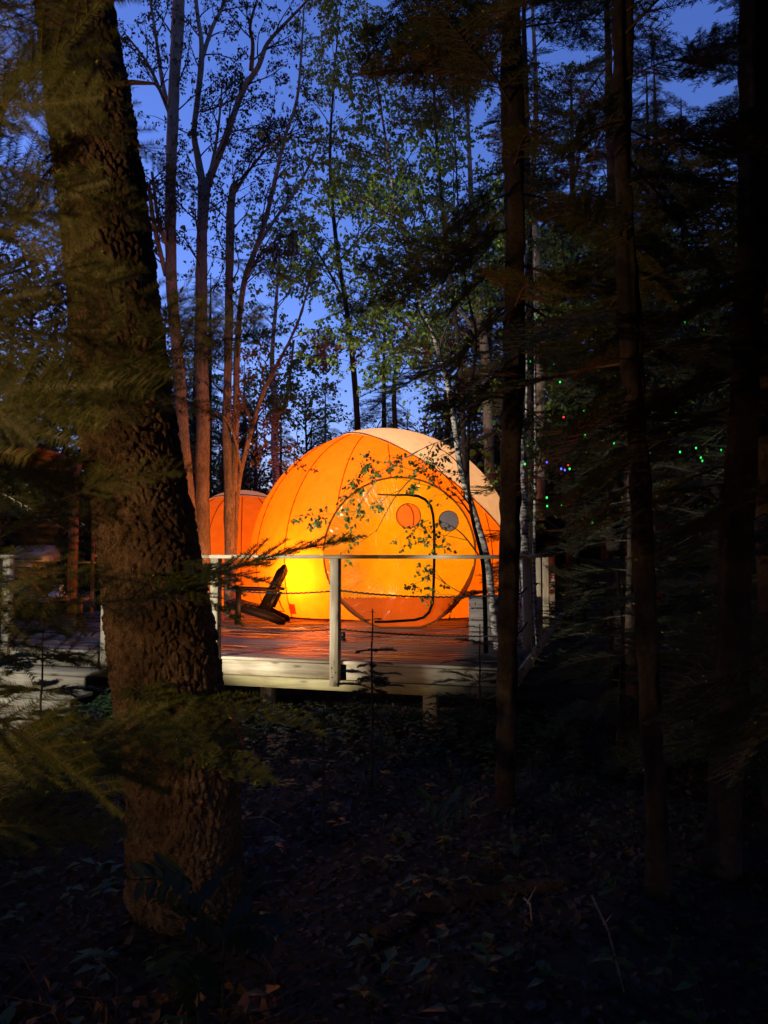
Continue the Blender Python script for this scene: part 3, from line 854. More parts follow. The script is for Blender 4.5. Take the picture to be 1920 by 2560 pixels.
pb = tp(145, 1493, 10.6)
tank = thing('propane_tank', pb, 'small white propane cylinder with a collar handle on the bench', 'gas tank')
prof = [(0.0, 0.0), (.10, .0), (.128, .012), (.128, .03), (.115, .055), (.08, .078), (.03, .088), (.0, .09)]
mb = MB(); n = 24; V = []
for r, z in prof:
    for j in range(n):
        a = 2 * math.pi * j / n; V.append((pb.x + r * math.cos(a), pb.y + r * math.sin(a), pb.z + z))
Q = [(i * n + j, i * n + (j + 1) % n, (i + 1) * n + (j + 1) % n, (i + 1) * n + j) for i in range(len(prof) - 1) for j in range(n)]
mb.add(np.array(V), quads=Q); mb.build('shell', MT['white'], tank, smooth=True)
mb = MB()
for a0, a1 in ((-60, 60), (120, 240)):
    n = 10; V = []
    for i in range(n + 1):
        a = math.radians(a0 + (a1 - a0) * i / n)
        for z in (.08, .165): V.append((pb.x + .062 * math.cos(a), pb.y + .062 * math.sin(a), pb.z + z))
    mb.add(np.array(V), quads=[(2 * i, 2 * i + 2, 2 * i + 3, 2 * i + 1) for i in range(n)])
ring = [(pb.x + .062 * math.cos(a), pb.y + .062 * math.sin(a), pb.z + .165) for a in np.linspace(0, 2 * math.pi, 25)]
mb.tube(ring, .01, 6)
mb.build('collar', MT['white'], tank, smooth=True)

# small open shelter behind: posts, back wall boards, rail
sh = thing('timber_shelter', P(150, 1560, 13.5), 'dark timber shelter with square posts and plank wall behind the grill', 'shelter')
for px in (182, -40, 232):
    q = P(px, 1400, 12.9 if px != 232 else 13.6)
    board('post', sh, (q.x, q.y, 0), (q.x, q.y, 2.6), .13 if px != 232 else .05, .13 if px != 232 else .05, MT['brown'], up=Vector((0, 1, 0)))
x0 = P(-120, 0, 14.2).x; x1 = P(176, 0, 14.2).x; k = 0; z = .07
while z < 2.6:
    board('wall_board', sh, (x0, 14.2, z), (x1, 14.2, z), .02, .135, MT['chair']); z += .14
board('rail', sh, P(176, 1406, 13.6), P(252, 1406, 13.6), .05, .03, MT['pine'])
board('roof_beam', sh, (x0, 12.9, 2.66), (x1 + .4, 12.9, 2.66), .14, .12, MT['brown'])
board('roof_beam', sh, (x0, 14.2, 2.70), (x1 + .4, 14.2, 2.70), .14, .12, MT['brown'])
mb = MB(); mb.box(((x0 + x1) / 2, 13.5, 2.80), (x1 - x0 + .9, 2.2, .05)); mb.build('roof', MT['brown'], sh)

# ------------------------------------------------------------------ trees: big spruce trunk
def spline(ctrl, k):
    """Catmull-Rom through control points (rows), k samples per span"""
    c = np.array(ctrl, float)
    c = np.vstack([2 * c[0] - c[1], c, 2 * c[-1] - c[-2]])
    out = []
    for i in range(1, len(c) - 2):
        for f in np.arange(k) / k:
            p0, p1, p2, p3 = c[i - 1:i + 3]
            out.append(.5 * ((2 * p1) + (-p0 + p2) * f + (2 * p0 - 5 * p1 + 4 * p2 - p3) * f * f + (-p0 + 3 * p1 - 3 * p2 + p3) * f ** 3))
    out.append(c[-2])
    return np.array(out)

def pixpath(pix, Y, up=None):
    """[(px, py, width_px)] at distance Y -> rows (x, y, z, radius)"""
    rows = []
    for p in pix:
        YY = p[3] if len(p) > 3 else Y
        q = P(p[0], p[1], YY)
        rows.append((q.x, q.y, q.z, p[2] / 2 * YY / F))
    return rows

def trunk_mesh(rows, n, k, relief, seed, flare=0.0, flare_h=.4):
    r = spline(rows, k)
    z0 = r[:, 2].min()
    V = []
    K = len(r)
    sz = relief
    for i in range(K):
        x, y, z, rad = r[i]
        fl = 1 + flare * math.exp(-(z - z0) / flare_h)
        for j in range(n):
            a = 2 * math.pi * j / n
            ca, sa = math.cos(a), math.sin(a)
            q = Vector((ca * rad, sa * rad, z))
            d = 0
            if relief:
                w = mnoise.noise_vector(q * 5 + Vector((seed, 0, 0))) * .05
                p = Vector((q.x + w.x, q.y + w.y, q.z * .6 + w.z)) * 27
                dist, _ = mnoise.voronoi(p + Vector((seed, seed, 0)))
                crack = min(1.0, (dist[1] - dist[0]) * 3.2)
                d = relief * (crack - .6) + relief * .7 * mnoise.noise(q * 34) + relief * .5 * mnoise.noise(q * 75) + .03 * mnoise.noise(Vector((ca * 1.2, sa * 1.2, z * 1.1 + seed))) + .012 * mnoise.noise(q * 9)
            rr_ = rad * fl * (1 + .10 * flare * math.sin(a * 5 + seed) * math.exp(-(z - z0) / flare_h)) + d
            V.append((x + ca * rr_, y + sa * rr_, z))
    V = np.array(V)
    i = np.arange(K - 1)[:, None]; j = np.arange(n)[None, :]; j2 = (j + 1) % n
    Q = np.stack([i * n + j, i * n + j2, (i + 1) * n + j2, (i + 1) * n + j], -1).reshape(-1, 4)
    mb = MB(); mb.add(V, quads=Q)
    return mb

big_rows = pixpath([(600 - 90, 2300, 275), (470, 2200, 268), (452, 1900, 262), (400, 1600, 262), (362, 1300, 246), (318, 1000, 240), (262, 560, 226), (226, 280, 212), (188, 0, 200), (140, -500, 180), (90, -1100, 150)], 3.85)
b0 = Vector(big_rows[0][:3]); b0.z = -.7
big = thing('spruce_tree', b0, 'huge rough-barked conifer trunk leaning across the left foreground', 'tree')
mb = trunk_mesh(big_rows, 340, 96, .0125, 3.7, .12, .35)
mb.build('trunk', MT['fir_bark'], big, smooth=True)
for (px, py, ex, ey, r) in ((300, 212, 386, 209, 8), (235, 985, 185, 1000, 7), (330, 1050, 345, 1075, 10)):
    a = P(px - (20 if ex > px else -30), py, 3.75); b = P(ex, ey, 3.6)
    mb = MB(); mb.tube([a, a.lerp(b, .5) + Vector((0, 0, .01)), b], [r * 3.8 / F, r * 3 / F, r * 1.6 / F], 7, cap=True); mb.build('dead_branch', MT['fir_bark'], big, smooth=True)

# ------------------------------------------------------------------ fir boughs
def fir_spray(seed, dens=1.0, nl=.026, nw=.0022, sub=True, buds=0.3, droop=.12, side=.45, thick=1.0, comb=False, m=17):
    """one bough along +X, 1 m long, in the XY plane; slots: 0 twig, 1 needles, 2 new tips"""
    r = random.Random(seed); mb = MB()
    B, T, Wd = [], [], []
    def needles(p0, p1, s0, s1):
        L = (p1 - p0).length
        if L < 1e-4: return
        d = (p1 - p0) / L
        n = max(2, int(L / .0075 * dens))
        yv = Vector((0, 0, 1)).cross(d).normalized()
        for i in range(n):
            f = (i + r.random()) / n
            c = p0 + d * (L * f)
            for sg in (-1, 1):
                a = r.uniform(.95, 1.2) if comb else r.uniform(.75, 1.15)
                dd = d * math.cos(a) + (yv * sg * r.uniform(.75, 1) + Vector((0, 0, r.uniform(-.1, .22) if comb else r.uniform(-.2, .5)))).normalized() * math.sin(a)
                l = nl * r.uniform(.7, 1.15)
                w = d.cross(Vector((0, 0, 1))) if r.random() < .3 else d
                B.append(c - w * nw * .5); T.append(c + w * nw * .5); Wd.append(c + dd * l)
    def twig(p, d, L, lev, t0):
        n = max(3, int(L / .07))
        pts = [p.copy()]; dd = d.copy()
        for i in range(n):
            dd = (dd + Vector((r.uniform(-.06, .06), r.uniform(-.06, .06), r.uniform(-.03, .03) - (droop * .3 if lev == 0 else .01)))).normalized()
            pts.append(pts[-1] + dd * (L / n))
        r0 = {0: .0062, 1: .0030, 2: .0016}[lev] * thick
        mb.tube(pts, [max(.0009, r0 * (1 - .85 * i / n)) for i in range(n + 1)], 4 if lev else 5, 0)
        for i in range(n):
            if lev == 0 and i < n * .25 : continue
            needles(pts[i], pts[i + 1], 0, 1)
        if r.random() < buds:
            b = pts[-1]
            for k in range(r.choice((1, 2, 3))):
                e = (dd + Vector((r.uniform(-.6, .6), r.uniform(-.6, .6), r.uniform(-.2, .3)))).normalized()
                mb.tube([b, b + e * .006, b + e * .014, b + e * .019], [.001, .0045, .0035, .0006], 5, 2)
        return pts, dd
    pts, _ = twig(Vector((0, 0, 0)), Vector((1, 0, droop * .7)).normalized(), 1.0, 0, 0)
    n = len(pts) - 1
    for i in range(m):
        f = .16 + .8 * (i + r.uniform(-.3, .3)) / m
        k = min(n - 1, int(f * n)); c = pts[k].lerp(pts[k + 1], f * n - k)
        for sg in (-1, 1):
            if r.random() < .1: continue
            L = side * (1.08 - f) ** .8 * min(1, .35 + f * 1.6) * r.uniform(.65, 1.1)
            a = r.uniform(.75, 1.05)
            d = Vector((math.cos(a), sg * math.sin(a), r.uniform(-.12, .12)))
            tp_, td = twig(c, d, L, 1, f)
            if sub and L > .1:
                mm = int(L / .045)
                for q in range(1, mm):
                    g_ = q / mm
                    kk_ = min(len(tp_) - 2, int(g_ * (len(tp_) - 1)))
                    cc = tp_[kk_].lerp(tp_[kk_ + 1], g_ * (len(tp_) - 1) - kk_)
                    for s2 in (-1, 1):
                        if r.random() < .25: continue
                        yv = Vector((0, 0, 1)).cross(td).normalized()
                        dd = td * .62 + yv * s2 * .72 + Vector((0, 0, r.uniform(-.1, .1)))
                        twig(cc, dd.normalized(), L * .42 * (1.1 - g_) * r.uniform(.7, 1.1), 2, g_)
    k = len(B)
    v = np.empty((k * 3, 3)); v[0::3] = np.array([tuple(x) for x in B]); v[1::3] = np.array([tuple(x) for x in T]); v[2::3] = np.array([tuple(x) for x in Wd])
    mb.add(v, tris=np.arange(k * 3).reshape(-1, 3), m=1)
    return mb

NEAR = [fir_spray(s, 1.3, .042, .0052, sub=False, buds=.12, side=.46, comb=True, m=12).data('bough', [MT['twig'], MT['needle'], MT['bud']]) for s in (1, 2, 3)]
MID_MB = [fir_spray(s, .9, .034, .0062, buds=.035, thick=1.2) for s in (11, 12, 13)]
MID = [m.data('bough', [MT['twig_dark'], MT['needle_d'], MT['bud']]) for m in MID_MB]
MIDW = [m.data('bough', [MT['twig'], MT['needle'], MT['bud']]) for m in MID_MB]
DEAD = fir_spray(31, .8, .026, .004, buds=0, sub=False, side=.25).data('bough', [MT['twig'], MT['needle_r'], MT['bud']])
FAR_MB = [fir_spray(s, .16, .085, .016, sub=False, buds=0, side=.6, thick=1.5) for s in (21, 22, 23)]
TIPS = [fir_spray(s, 2.6, .040, .0062, buds=.15, sub=False, side=.30, thick=1.1) for s in (51, 52, 53)]
TIPS = [m.data('bough', [MT['twig_dark'], MT['needle'], MT['bud']]) for m in TIPS]
SMALL = fir_spray(61, 1.1, .080, .018, buds=.0, sub=False, side=.5, thick=2.0).data('bough', [MT['twig_dark'], MT['needle_d'], MT['bud']])
FINE_OLD = fir_spray(41, 1.2, .020, .0022, buds=.0, sub=False, side=.35).data('bough', [MT['twig_dark'], MT['needle_d'], MT['bud']])

def bough(parent, a, b, me, roll=0.0, width=1.0, label=None):
    a, b = Vector(a), Vector(b)
    x = b - a; L = x.length; x.normalize()
    y = Vector((0, 0, 1)).cross(x).normalized(); z = x.cross(y)
    R = Matrix((x, y, z)).transposed().to_4x4()
    M = Matrix.Translation(a) @ R @ Matrix.Rotation(roll, 4, 'X') @ Matrix.Diagonal((L, L * width, L, 1))
    o = place('bough', me, M, parent)
    if label: o['label'] = label
    return o

# boughs that belong to the big spruce: right of the trunk, against the tent
for (ax, ay, bx, by, YY, roll, wd, me) in (
        (395, 1492, 892, 1283, 3.45, .55, .55, 0), (400, 1440, 720, 1392, 3.4, .3, .75, 1), (395, 1400, 612, 1446, 3.35, .35, .7, 2),
        (330, 1500, 560, 1415, 3.3, .4, .9, 0), (300, 1420, 640, 1480, 3.3, .2, .6, 1),
        (310, 1760, 800, 1745, 3.1, .25, .5, 2), (300, 1800, 680, 1890, 3.0, .4, .7, 0), (280, 1700, 560, 1800, 3.1, .4, .8, 1),
        (250, 300, -80, 620, 3.4, .3, .8, 0), (240, 600, -60, 640, 3.5, .2, .9, 1), (220, 900, -90, 1010, 3.3, .3, .9, 2),
        (260, 1150, -40, 1180, 3.3, .3, .8, 0), (170, 80, -120, 330, 3.3, .3, .9, 1), (250, 1250, -80, 1330, 3.4, .3, .8, 2)):
    bough(big, P(ax, ay, 3.75), P(bx, by, YY), (TIPS if bx > 500 else MIDW)[me], roll, wd)
bough(big, P(560, 1760, 3.2), P(628, 1850, 3.1), DEAD, .2, .8, 'rusty dead bough')

# fir just outside the frame at left: its boughs hang in front of the camera
f1 = thing('fir_tree', (-2.2, .9, -.62), 'fir whose blurred yellow-green boughs reach in from the left edge', 'tree')
mb = trunk_mesh([(-2.2, .9, -.75, .13), (-2.2, .9, 1, .115), (-2.18, .92, 3, .09), (-2.15, .9, 6, .05)], 24, 12, 0, 1); mb.build('trunk', MT['trunk'], f1, smooth=True)
hero = [  # base px,py,Y -> tip px,py,Y, roll, width, mesh
    (-250, 1190, 1.5, 640, 690, 1.35, .95, .62, 0), (235, 985, 1.42, 205, 600, 1.3, 1.3, .55, 1), (440, 800, 1.4, 475, 640, 1.35, 1.2, .7, 2),
    (-200, 440, 1.3, 350, -60, 1.3, 1.0, .55, 1), (-260, 760, 1.5, 300, 640, 1.4, .6, .6, 2), (-260, 830, 1.35, 400, 815, 1.3, .9, .5, 0),
    (-240, 620, 1.6, 330, 420, 1.55, .8, .6, 1), (-200, 960, 1.7, 420, 1010, 1.6, .7, .6, 2), (120, 900, 1.5, 560, 1000, 1.5, .7, .45, 0),
    (-240, 200, 1.5, 260, 260, 1.5, .8, .6, 0), (-240, 20, 1.6, 240, 90, 1.5, .8, .7, 2), (-220, 1160, 1.8, 360, 1130, 1.7, .6, .6, 1),
    (-240, 1300, 1.9, 240, 1330, 1.9, .5, .6, 0), (-260, 1560, 2.1, 420, 1480, 2.0, .4, .6, 2), (-250, 1600, 1.8, 330, 1560, 1.8, .5, .6, 1),
    (-260, 1480, 2.0, 200, 1530, 1.9, .9, .6, 0), (-250, 1400, 2.0, 330, 1440, 2.0, .5, .45, 2),
    (-260, 1880, 2.2, 500, 1810, 2.1, .5, .5, 1), (-260, 1900, 2.0, 480, 1890, 2.0, .6, .5, 0), (-240, 1950, 2.1, 380, 1840, 2.1, .7, .5, 2),
    (150, 1850, 2.3, 640, 1800, 2.2, .5, .55, 0), (-200, 2080, 2.0, 300, 2000, 2.0, .6, .5, 1), (60, 1300, 1.9, 330, 1250, 1.9, .7, .7, 1),
    (300, 820, 1.38, 700, 760, 1.35, .7, .5, 1), (520, 640, 1.5, 770, 690, 1.5, .5, .5, 2), (330, 350, 1.7, 500, 470, 1.7, .6, .7, 0), (-200, 1250, 1.8, 300, 1200, 1.8, .8, .6, 2),
    (-240, 330, 1.5, 160, 60, 1.5, .8, .8, 0), (-200, 520, 1.9, 250, 330, 1.8, .7, .8, 1), (-200, 700, 1.9, 200, 760, 1.8, .7, .8, 2), (-260, 1000, 1.4, 330, 900, 1.4, .8, .7, 1),
    (-260, 1100, 1.6, 300, 1220, 1.6, .7, .8, 0), (-240, -120, 1.5, 300, 160, 1.5, .7, .7, 2),
    (-260, 1120, 1.25, 210, 960, 1.2, 1.0, .7, 0), (-220, 900, 1.15, 170, 1080, 1.15, .9, .7, 1), (60, 760, 1.3, 330, 930, 1.3, .9, .6, 2), (-200, 600, 1.2, 180, 480, 1.2, 1.0, .7, 0),
    (-260, 1700, 1.6, 420, 1900, 1.55, .7, .6, 1), (-200, 2010, 1.7, 340, 2080, 1.7, .7, .6, 0), (150, 1250, 1.6, 480, 1140, 1.6, .8, .5, 0),
    (-120, 260, 1.25, 330, 230, 1.2, 1.0, .8, 1), (-60, 120, 1.5, 380, 330, 1.5, .9, .8, 0), (20, 420, 1.4, 400, 560, 1.4, .9, .8, 2), (-40, 560, 1.5, 370, 700, 1.5, .9, .8, 1),
    (-100, 40, 1.3, 300, -40, 1.3, .9, .9, 2), (60, 640, 1.25, 560, 820, 1.25, 1.0, .7, 0), (-200, 780, 1.1, 150, 700, 1.1, 1.0, .8, 1), (120, 1020, 1.5, 480, 900, 1.5, .9, .6, 2),
    (-260, 60, 2.2, 180, 180, 2.2, .7, .9, 1), (-260, 420, 2.2, 140, 400, 2.2, .7, .9, 0), (-260, 900, 2.4, 260, 1060, 2.4, .7, .9, 2),
]
for h in hero:
    bough(f1, P(*h[0:3]), P(*h[3:6]), NEAR[h[8]], (.75 + .55 * h[6]) * (1 if h[8] != 1 else -1), h[7] * 1.15)

# thin young fir in front of the steps and the sapling in front of the deck
def sapling(root, x, y, z0, H, whorls, seed, me=None, wide=1.0, lean=0.0):
    r = random.Random(seed)
    pts = [Vector((x + lean * f * H, y, z0 + H * f)) + Vector((r.uniform(-.006, .006), r.uniform(-.006, .006), 0)) for f in np.linspace(0, 1, 10)]
    mb = MB(); mb.tube(pts, [.011 * (1 - .8 * f) + .002 for f in np.linspace(0, 1, 10)], 6, cap=True); mb.build('trunk', MT['twig_dark'], root, smooth=True)
    for (f, L, nb) in whorls:
        a0 = r.uniform(0, 6.28)
        for k in range(nb):
            a = a0 + k * 2 * math.pi / nb + r.uniform(-.25, .25)
            c = Vector((x + lean * f * H, y, z0 + H * f))
            l = L * r.uniform(.75, 1.1) * wide
            bough(root, c, c + Vector((math.cos(a) * l, math.sin(a) * l, l * r.uniform(-.02, .25))), me or SMALL, r.uniform(-.2, .2), .8)
sp = G(930, 2000); sx0 = P(930, 1900, 5.5)
sap = thing('fir_sapling', (sx0.x, 5.5, -.62), 'small upright fir sapling standing before the middle of the deck edge', 'sapling')
zt = P(930, 1522, 5.5).z
zf = lambda py: (P(930, py, 5.5).z + .62) / (zt + .62)
sapling(sap, sx0.x, 5.5, -.62, zt + .62, [(zf(1530), .03, 3), (zf(1550), .1, 4), (zf(1592), .07, 4), (zf(1628), .17, 5), (zf(1660), .14, 4), (zf(1690), .27, 5), (zf(1722), .28, 5), (zf(1800), .26, 5), (zf(1870), .25, 4)], 4)
s2 = P(105, 1700, 5.2)
sap2 = thing('fir_sapling', (s2.x, 5.2, -.62), 'spindly young fir in silhouette before the bright white steps', 'sapling')
sapling(sap2, s2.x, 5.2, -.62, P(105, 1560, 5.2).z + .62, [(.95, .28, 5), (.8, .38, 6), (.62, .42, 6), (.45, .45, 6), (.3, .4, 5), (.15, .36, 5)], 9)
s3 = P(1200, 1760, 6.4)
sap3 = thing('fir_sapling', (s3.x, 6.4, -.62), 'bushy young fir growing against the right end of the deck', 'sapling')
sapling(sap3, s3.x, 6.4, -.62, P(1200, 1560, 6.4).z + .62, [(.97, .16, 5), (.85, .28, 6), (.7, .38, 6), (.55, .45, 6), (.4, .45, 6), (.25, .4, 5)], 15, me=MID[0])
s4 = P(810, 1900, 4.6)
sap4 = thing('fir_sapling', (s4.x, 4.6, -.62), 'thin knee-high fir seedling in the dark between trunk and deck', 'sapling')
sapling(sap4, s4.x, 4.6, -.62, .75, [(.95, .12, 5), (.75, .2, 5), (.5, .22, 5)], 19)

# slim conifers on the right
def slim_tree(label, rows, nb, z0, z1, L, seed, meshes=MIDW, sect=(0, 6.283), dead=0, mat='trunk', extra=None):
    b = Vector(rows[0][:3])
    root = thing('fir_tree', (b.x, b.y, b.z), label, 'tree')
    mb = trunk_mesh(rows, 36, 30, .0016, seed, .10, .25); mb.build('trunk', MT[mat], root, smooth=True)
    r = random.Random(seed)
    R = spline(rows, 10)
    for k in range(nb):
        z = z0 + (z1 - z0) * (k + r.random()) / nb
        i = int(np.argmin(abs(R[:, 2] - z)))
        a = r.uniform(*sect)
        l = L * r.uniform(.6, 1.15)
        c = Vector(R[i][:3])
        me = meshes[k % len(meshes)]
        lab = None
        if dead and k % dead == 0: me = DEAD; lab = 'rusty dead bough'
        bough(root, c, c + Vector((math.cos(a) * l, math.sin(a) * l, l * r.uniform(-.35, .08))), me, r.uniform(-.35, .35), r.uniform(.8, 1.1), lab)
    for e in (extra or []):
        bough(root, P(*e[0:3]), P(*e[3:6]), meshes[e[7] % 3] if e[7] >= 0 else DEAD, e[6], .9, None if e[7] >= 0 else 'rusty dead bough')
    return root
rowsB = pixpath([(1264, 2040, 52), (1266, 1850, 50), (1268, 1700, 52), (1274, 1300, 53), (1284, 900, 51), (1286, 600, 48), (1280, 300, 46), (1277, 0, 44), (1272, -500, 38), (1268, -1300, 26)], 5.0)
slim_tree('straight reddish-brown trunk standing just right of the tent', rowsB, 34, 2.2, 6.6, 1.25, 21, MID + MIDW, dead=17, extra=[
    (1290, 560, 5, 1040, 700, 4.8, .5, 0), (1290, 480, 5, 1060, 560, 4.6, .5, 1), (1290, 640, 5, 1080, 760, 4.7, .4, 2), (1290, 760, 5, 1060, 930, 4.5, .5, 1),
    (1280, 1000, 5, 1040, 960, 4.4, .5, 2), (1290, 900, 5, 1110, 1060, 4.3, .6, 0), (1290, 60, 5, 800, 120, 4.6, .5, 1), (1290, -60, 5, 860, 60, 4.6, .4, 2), (1300, 0, 5, 960, 200, 4.7, .6, 0),
    (1290, 1010, 5, 1520, 1160, 4.3, .5, 0), (1290, 880, 5, 1560, 930, 4.4, .5, 1)])
rowsC = pixpath([(1644, 2260, 52), (1636, 2000, 50), (1626, 1700, 50), (1602, 1300, 53), (1582, 950, 50), (1562, 500, 46), (1556, 250, 44), (1553, 0, 42), (1545, -500, 36), (1535, -1300, 24)], 3.75)
slim_tree('slender trunk with pale lichen spots in the dark right half', rowsC, 30, 1.7, 5.2, 1.0, 33, MIDW + MID, dead=14, extra=[
    (1590, 900, 3.75, 1400, 860, 3.3, .6, -1), (1600, 620, 3.75, 1380, 500, 3.4, .6, 0), (1600, 1150, 3.75, 1340, 1240, 3.2, .5, 1), (1600, 1200, 3.75, 1400, 1330, 3.2, .5, 2),
    (1600, 1000, 3.75, 1350, 1060, 3.3, .5, 0), (1600, 300, 3.75, 1350, 330, 3.3, .5, 1), (1600, 700, 3.75, 1850, 620, 3.3, .5, 2)])
rowsD = pixpath([(1806, 2180, 80), (1812, 1950, 76), (1836, 1500, 74), (1862, 1000, 72), (1884, 500, 66), (1890, 0, 60), (1900, -600, 54), (1905, -1200, 40)], 4.05)
slim_tree('thick dim trunk at the far right edge of the woods', rowsD, 30, 1.4, 5.4, 1.1, 47, MIDW + MID, extra=[
    (1860, 1700, 4, 1640, 1740, 3.0, .5, 0), (2050, 1700, 3.4, 1700, 1790, 2.6, .6, 1), (2050, 1750, 3, 1760, 1850, 2.4, .6, 2), (1900, 1250, 4, 1600, 1330, 3.2, .5, 1)])

# conifers filling the right hand woods, a little deeper
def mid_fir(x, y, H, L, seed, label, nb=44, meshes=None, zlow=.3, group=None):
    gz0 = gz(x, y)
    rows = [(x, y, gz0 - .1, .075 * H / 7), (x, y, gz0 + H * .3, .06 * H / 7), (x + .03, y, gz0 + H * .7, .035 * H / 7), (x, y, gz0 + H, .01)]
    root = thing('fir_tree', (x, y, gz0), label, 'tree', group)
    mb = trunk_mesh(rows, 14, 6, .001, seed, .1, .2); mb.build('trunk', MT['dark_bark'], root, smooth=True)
    r = random.Random(seed)
    for k in range(nb):
        f = zlow / H + (1 - zlow / H) * ((k + r.random()) / nb)
        a = k * 2.4 + r.uniform(-.4, .4)
        l = L * (1.08 - f) ** .75 * r.uniform(.7, 1.1) + .12
        c = Vector((x, y, gz0 + H * f))
        bough(root, c, c + Vector((math.cos(a) * l, math.sin(a) * l, l * r.uniform(-.28, .1))), (meshes or MID)[k % 3], r.uniform(-.3, .3), 1.0)
    return root
mids = [
    (2.35, 7.2, 4.6, 1.15, 'bushy dark fir between the reddish trunk and the spotted slender trunk', 52),
    (3.3, 6.3, 7.5, 1.3, 'tall dark fir behind the slender trunk with lichen spots', 60),
    (4.3, 8.4, 9.5, 1.5, 'tall dark fir seen between the two rightmost trunks', 60),
    (3.0, 9.8, 10.5, 1.5, 'tall fir with fairy lights in front of it', 60),
    (5.6, 10.4, 11.0, 1.7, 'broad dark fir right at the edge of the photo behind the dim trunk', 60),
    (1.85, 6.0, 1.5, .6, 'short fir bush at the foot of the reddish trunk', 30),
    (3.4, 5.3, 1.3, .7, 'low spreading fir bush at the foot of the dim right trunk', 30),
    (2.6, 5.1, 8.0, 1.25, 'tall fir filling the dark between slender and dim trunks', 60),
    (4.0, 6.0, 9.0, 1.6, 'tall black fir at the right edge above the dim trunk', 64),
    (2.2, 11.5, 12.0, 1.6, 'tall fir directly behind the reddish trunk', 60),
    (3.9, 11.8, 12.5, 1.8, 'tall fir deep in the right-hand woods', 60),
    (-5.3, 8.0, 9.5, 1.7, 'dark fir at the left edge behind the leaning conifer', 60),
]
mid_fir(-3.35, 5.3, 8.5, 1.5, 91, 'fir at the left edge with boughs hanging above the steps', 50, MIDW, zlow=2.3)
for i, (x, y, H, L, lab, nb) in enumerate(mids):
    mid_fir(x, y, H, L, 60 + i, lab, nb)

# ------------------------------------------------------------------ broadleaf trees
class Decid:
    def __init__(s, seed, leaf, lw, maxlev=3, droop=0.0, leafstep=.05, droopleaf=.7, clus=1):
        s.r = random.Random(seed); s.wood = MB(); s.thick = MB(); s.LP, s.leaf, s.lw = [], leaf, lw
        s.maxlev, s.droop, s.step, s.dl, s.clus = maxlev, droop, leafstep, droopleaf, clus
        s.noleaf = False
    def limb(s, p, d, L, r0, lev, up=.0):
        r = s.r; n = max(4, int(L / (.14 if lev < 2 else .07)))
        n = min(n, 14)
        pts = [Vector(p)]; d = Vector(d).normalized(); wob = .16 if lev < 2 else .22
        for i in range(n):
            d = (d + Vector((r.gauss(0, wob), r.gauss(0, wob), r.gauss(0, wob) * .8 + up - s.droop * (.35 if lev >= 2 else .08)))).normalized()
            pts.append(pts[-1] + d * (L / n))
        rad = [max(.0012, r0 * (1 - .8 * i / n)) for i in range(n + 1)]
        s.wood.tube(pts, rad, 5 if lev < 2 else 3)
        s.children(pts, L, rad, lev)
    def children(s, pts, L, rad, lev):
        r = s.r; n = len(pts) - 1
        if lev < s.maxlev:
            cnt = {1: int(3 + L * 4.5), 2: int(2 + L * 6.5)}.get(lev, 4)
            for k in range(cnt):
                f = r.uniform(.15 if lev > 1 else .25, .98); i = min(n - 1, int(f * n))
                c = pts[i].lerp(pts[i + 1], f * n - i); dd = (pts[i + 1] - pts[i]).normalized()
                side = Vector((r.gauss(0, 1), r.gauss(0, 1), r.gauss(0, .6))); side -= dd * side.dot(dd); side.normalize()
                a = r.uniform(.5, 1.0)
                s.limb(c, dd * math.cos(a) + side * math.sin(a), L * r.uniform(.28, .5) * (1.2 - f * .6), rad[i] * .5, lev + 1)
        if lev >= s.maxlev - 1 and not s.noleaf:
            tot = L / s.step
            for k in range(int(tot)):
                f = r.uniform(.15, 1); i = min(n - 1, int(f * n))
                c = pts[i].lerp(pts[i + 1], f * n - i)
                for q in range(s.clus): s.LP.append(c)
            for q in range(s.clus + 1): s.LP.append(pts[-1])
    def leaves(s):
        k = len(s.LP)
        if not k: return None
        rs = np.random.RandomState(s.r.randint(0, 99999))
        c = np.array([tuple(p) for p in s.LP])
        d = rs.normal(size=(k, 3)); d[:, 2] = d[:, 2] * .5 - s.dl * 1.4
        d /= np.linalg.norm(d, axis=1)[:, None]
        sd = np.cross(d, rs.normal(size=(k, 3))); sd /= np.linalg.norm(sd, axis=1)[:, None]
        nn = np.cross(d, sd)
        l = s.leaf * rs.uniform(.6, 1.15, size=(k, 1)); w = l * s.lw
        c = c + rs.normal(size=(k, 3)) * .012 + d * .012
        pts = [c, c + d * l * .22 + sd * w * .46 + nn * l * .06, c + d * l * .5 + sd * w * .42 + nn * l * .09, c + d * l, c + d * l * .5 - sd * w * .42 + nn * l * .09, c + d * l * .22 - sd * w * .46 + nn * l * .06, c + d * l * .45]
        V = np.stack(pts, 1).reshape(-1, 3)
        o = np.arange(k)[:, None] * 7
        tr = np.concatenate([o + np.array([a]) for a in ([6, 0, 1], [6, 1, 2], [6, 2, 3], [6, 3, 4], [6, 4, 5], [6, 5, 0])])
        return V, tr
    def finish(s, root, mwood, mleaf, lname='leaves'):
        if s.wood.n: s.wood.build('branches', mwood, root, smooth=True)
        L = s.leaves()
        if L:
            mb = MB(); mb.add(L[0], tris=L[1]); mb.build('crown', mleaf, root)

def path_trunk(root, rows, mat, n=14, k=8, relief=.0, seed=1, name='trunk'):
    mb = trunk_mesh(rows, n, k, relief, seed); return mb.build(name, mat, root, smooth=True)

def on_path(R, f):
    i = f * (len(R) - 1); j = min(len(R) - 2, int(i)); t = i - j
    return Vector(R[j][:3] * (1 - t) + R[j + 1][:3] * t), Vector(R[j + 1][:3] - R[j][:3]).normalized(), R[j][3] * (1 - t) + R[j + 1][3] * t

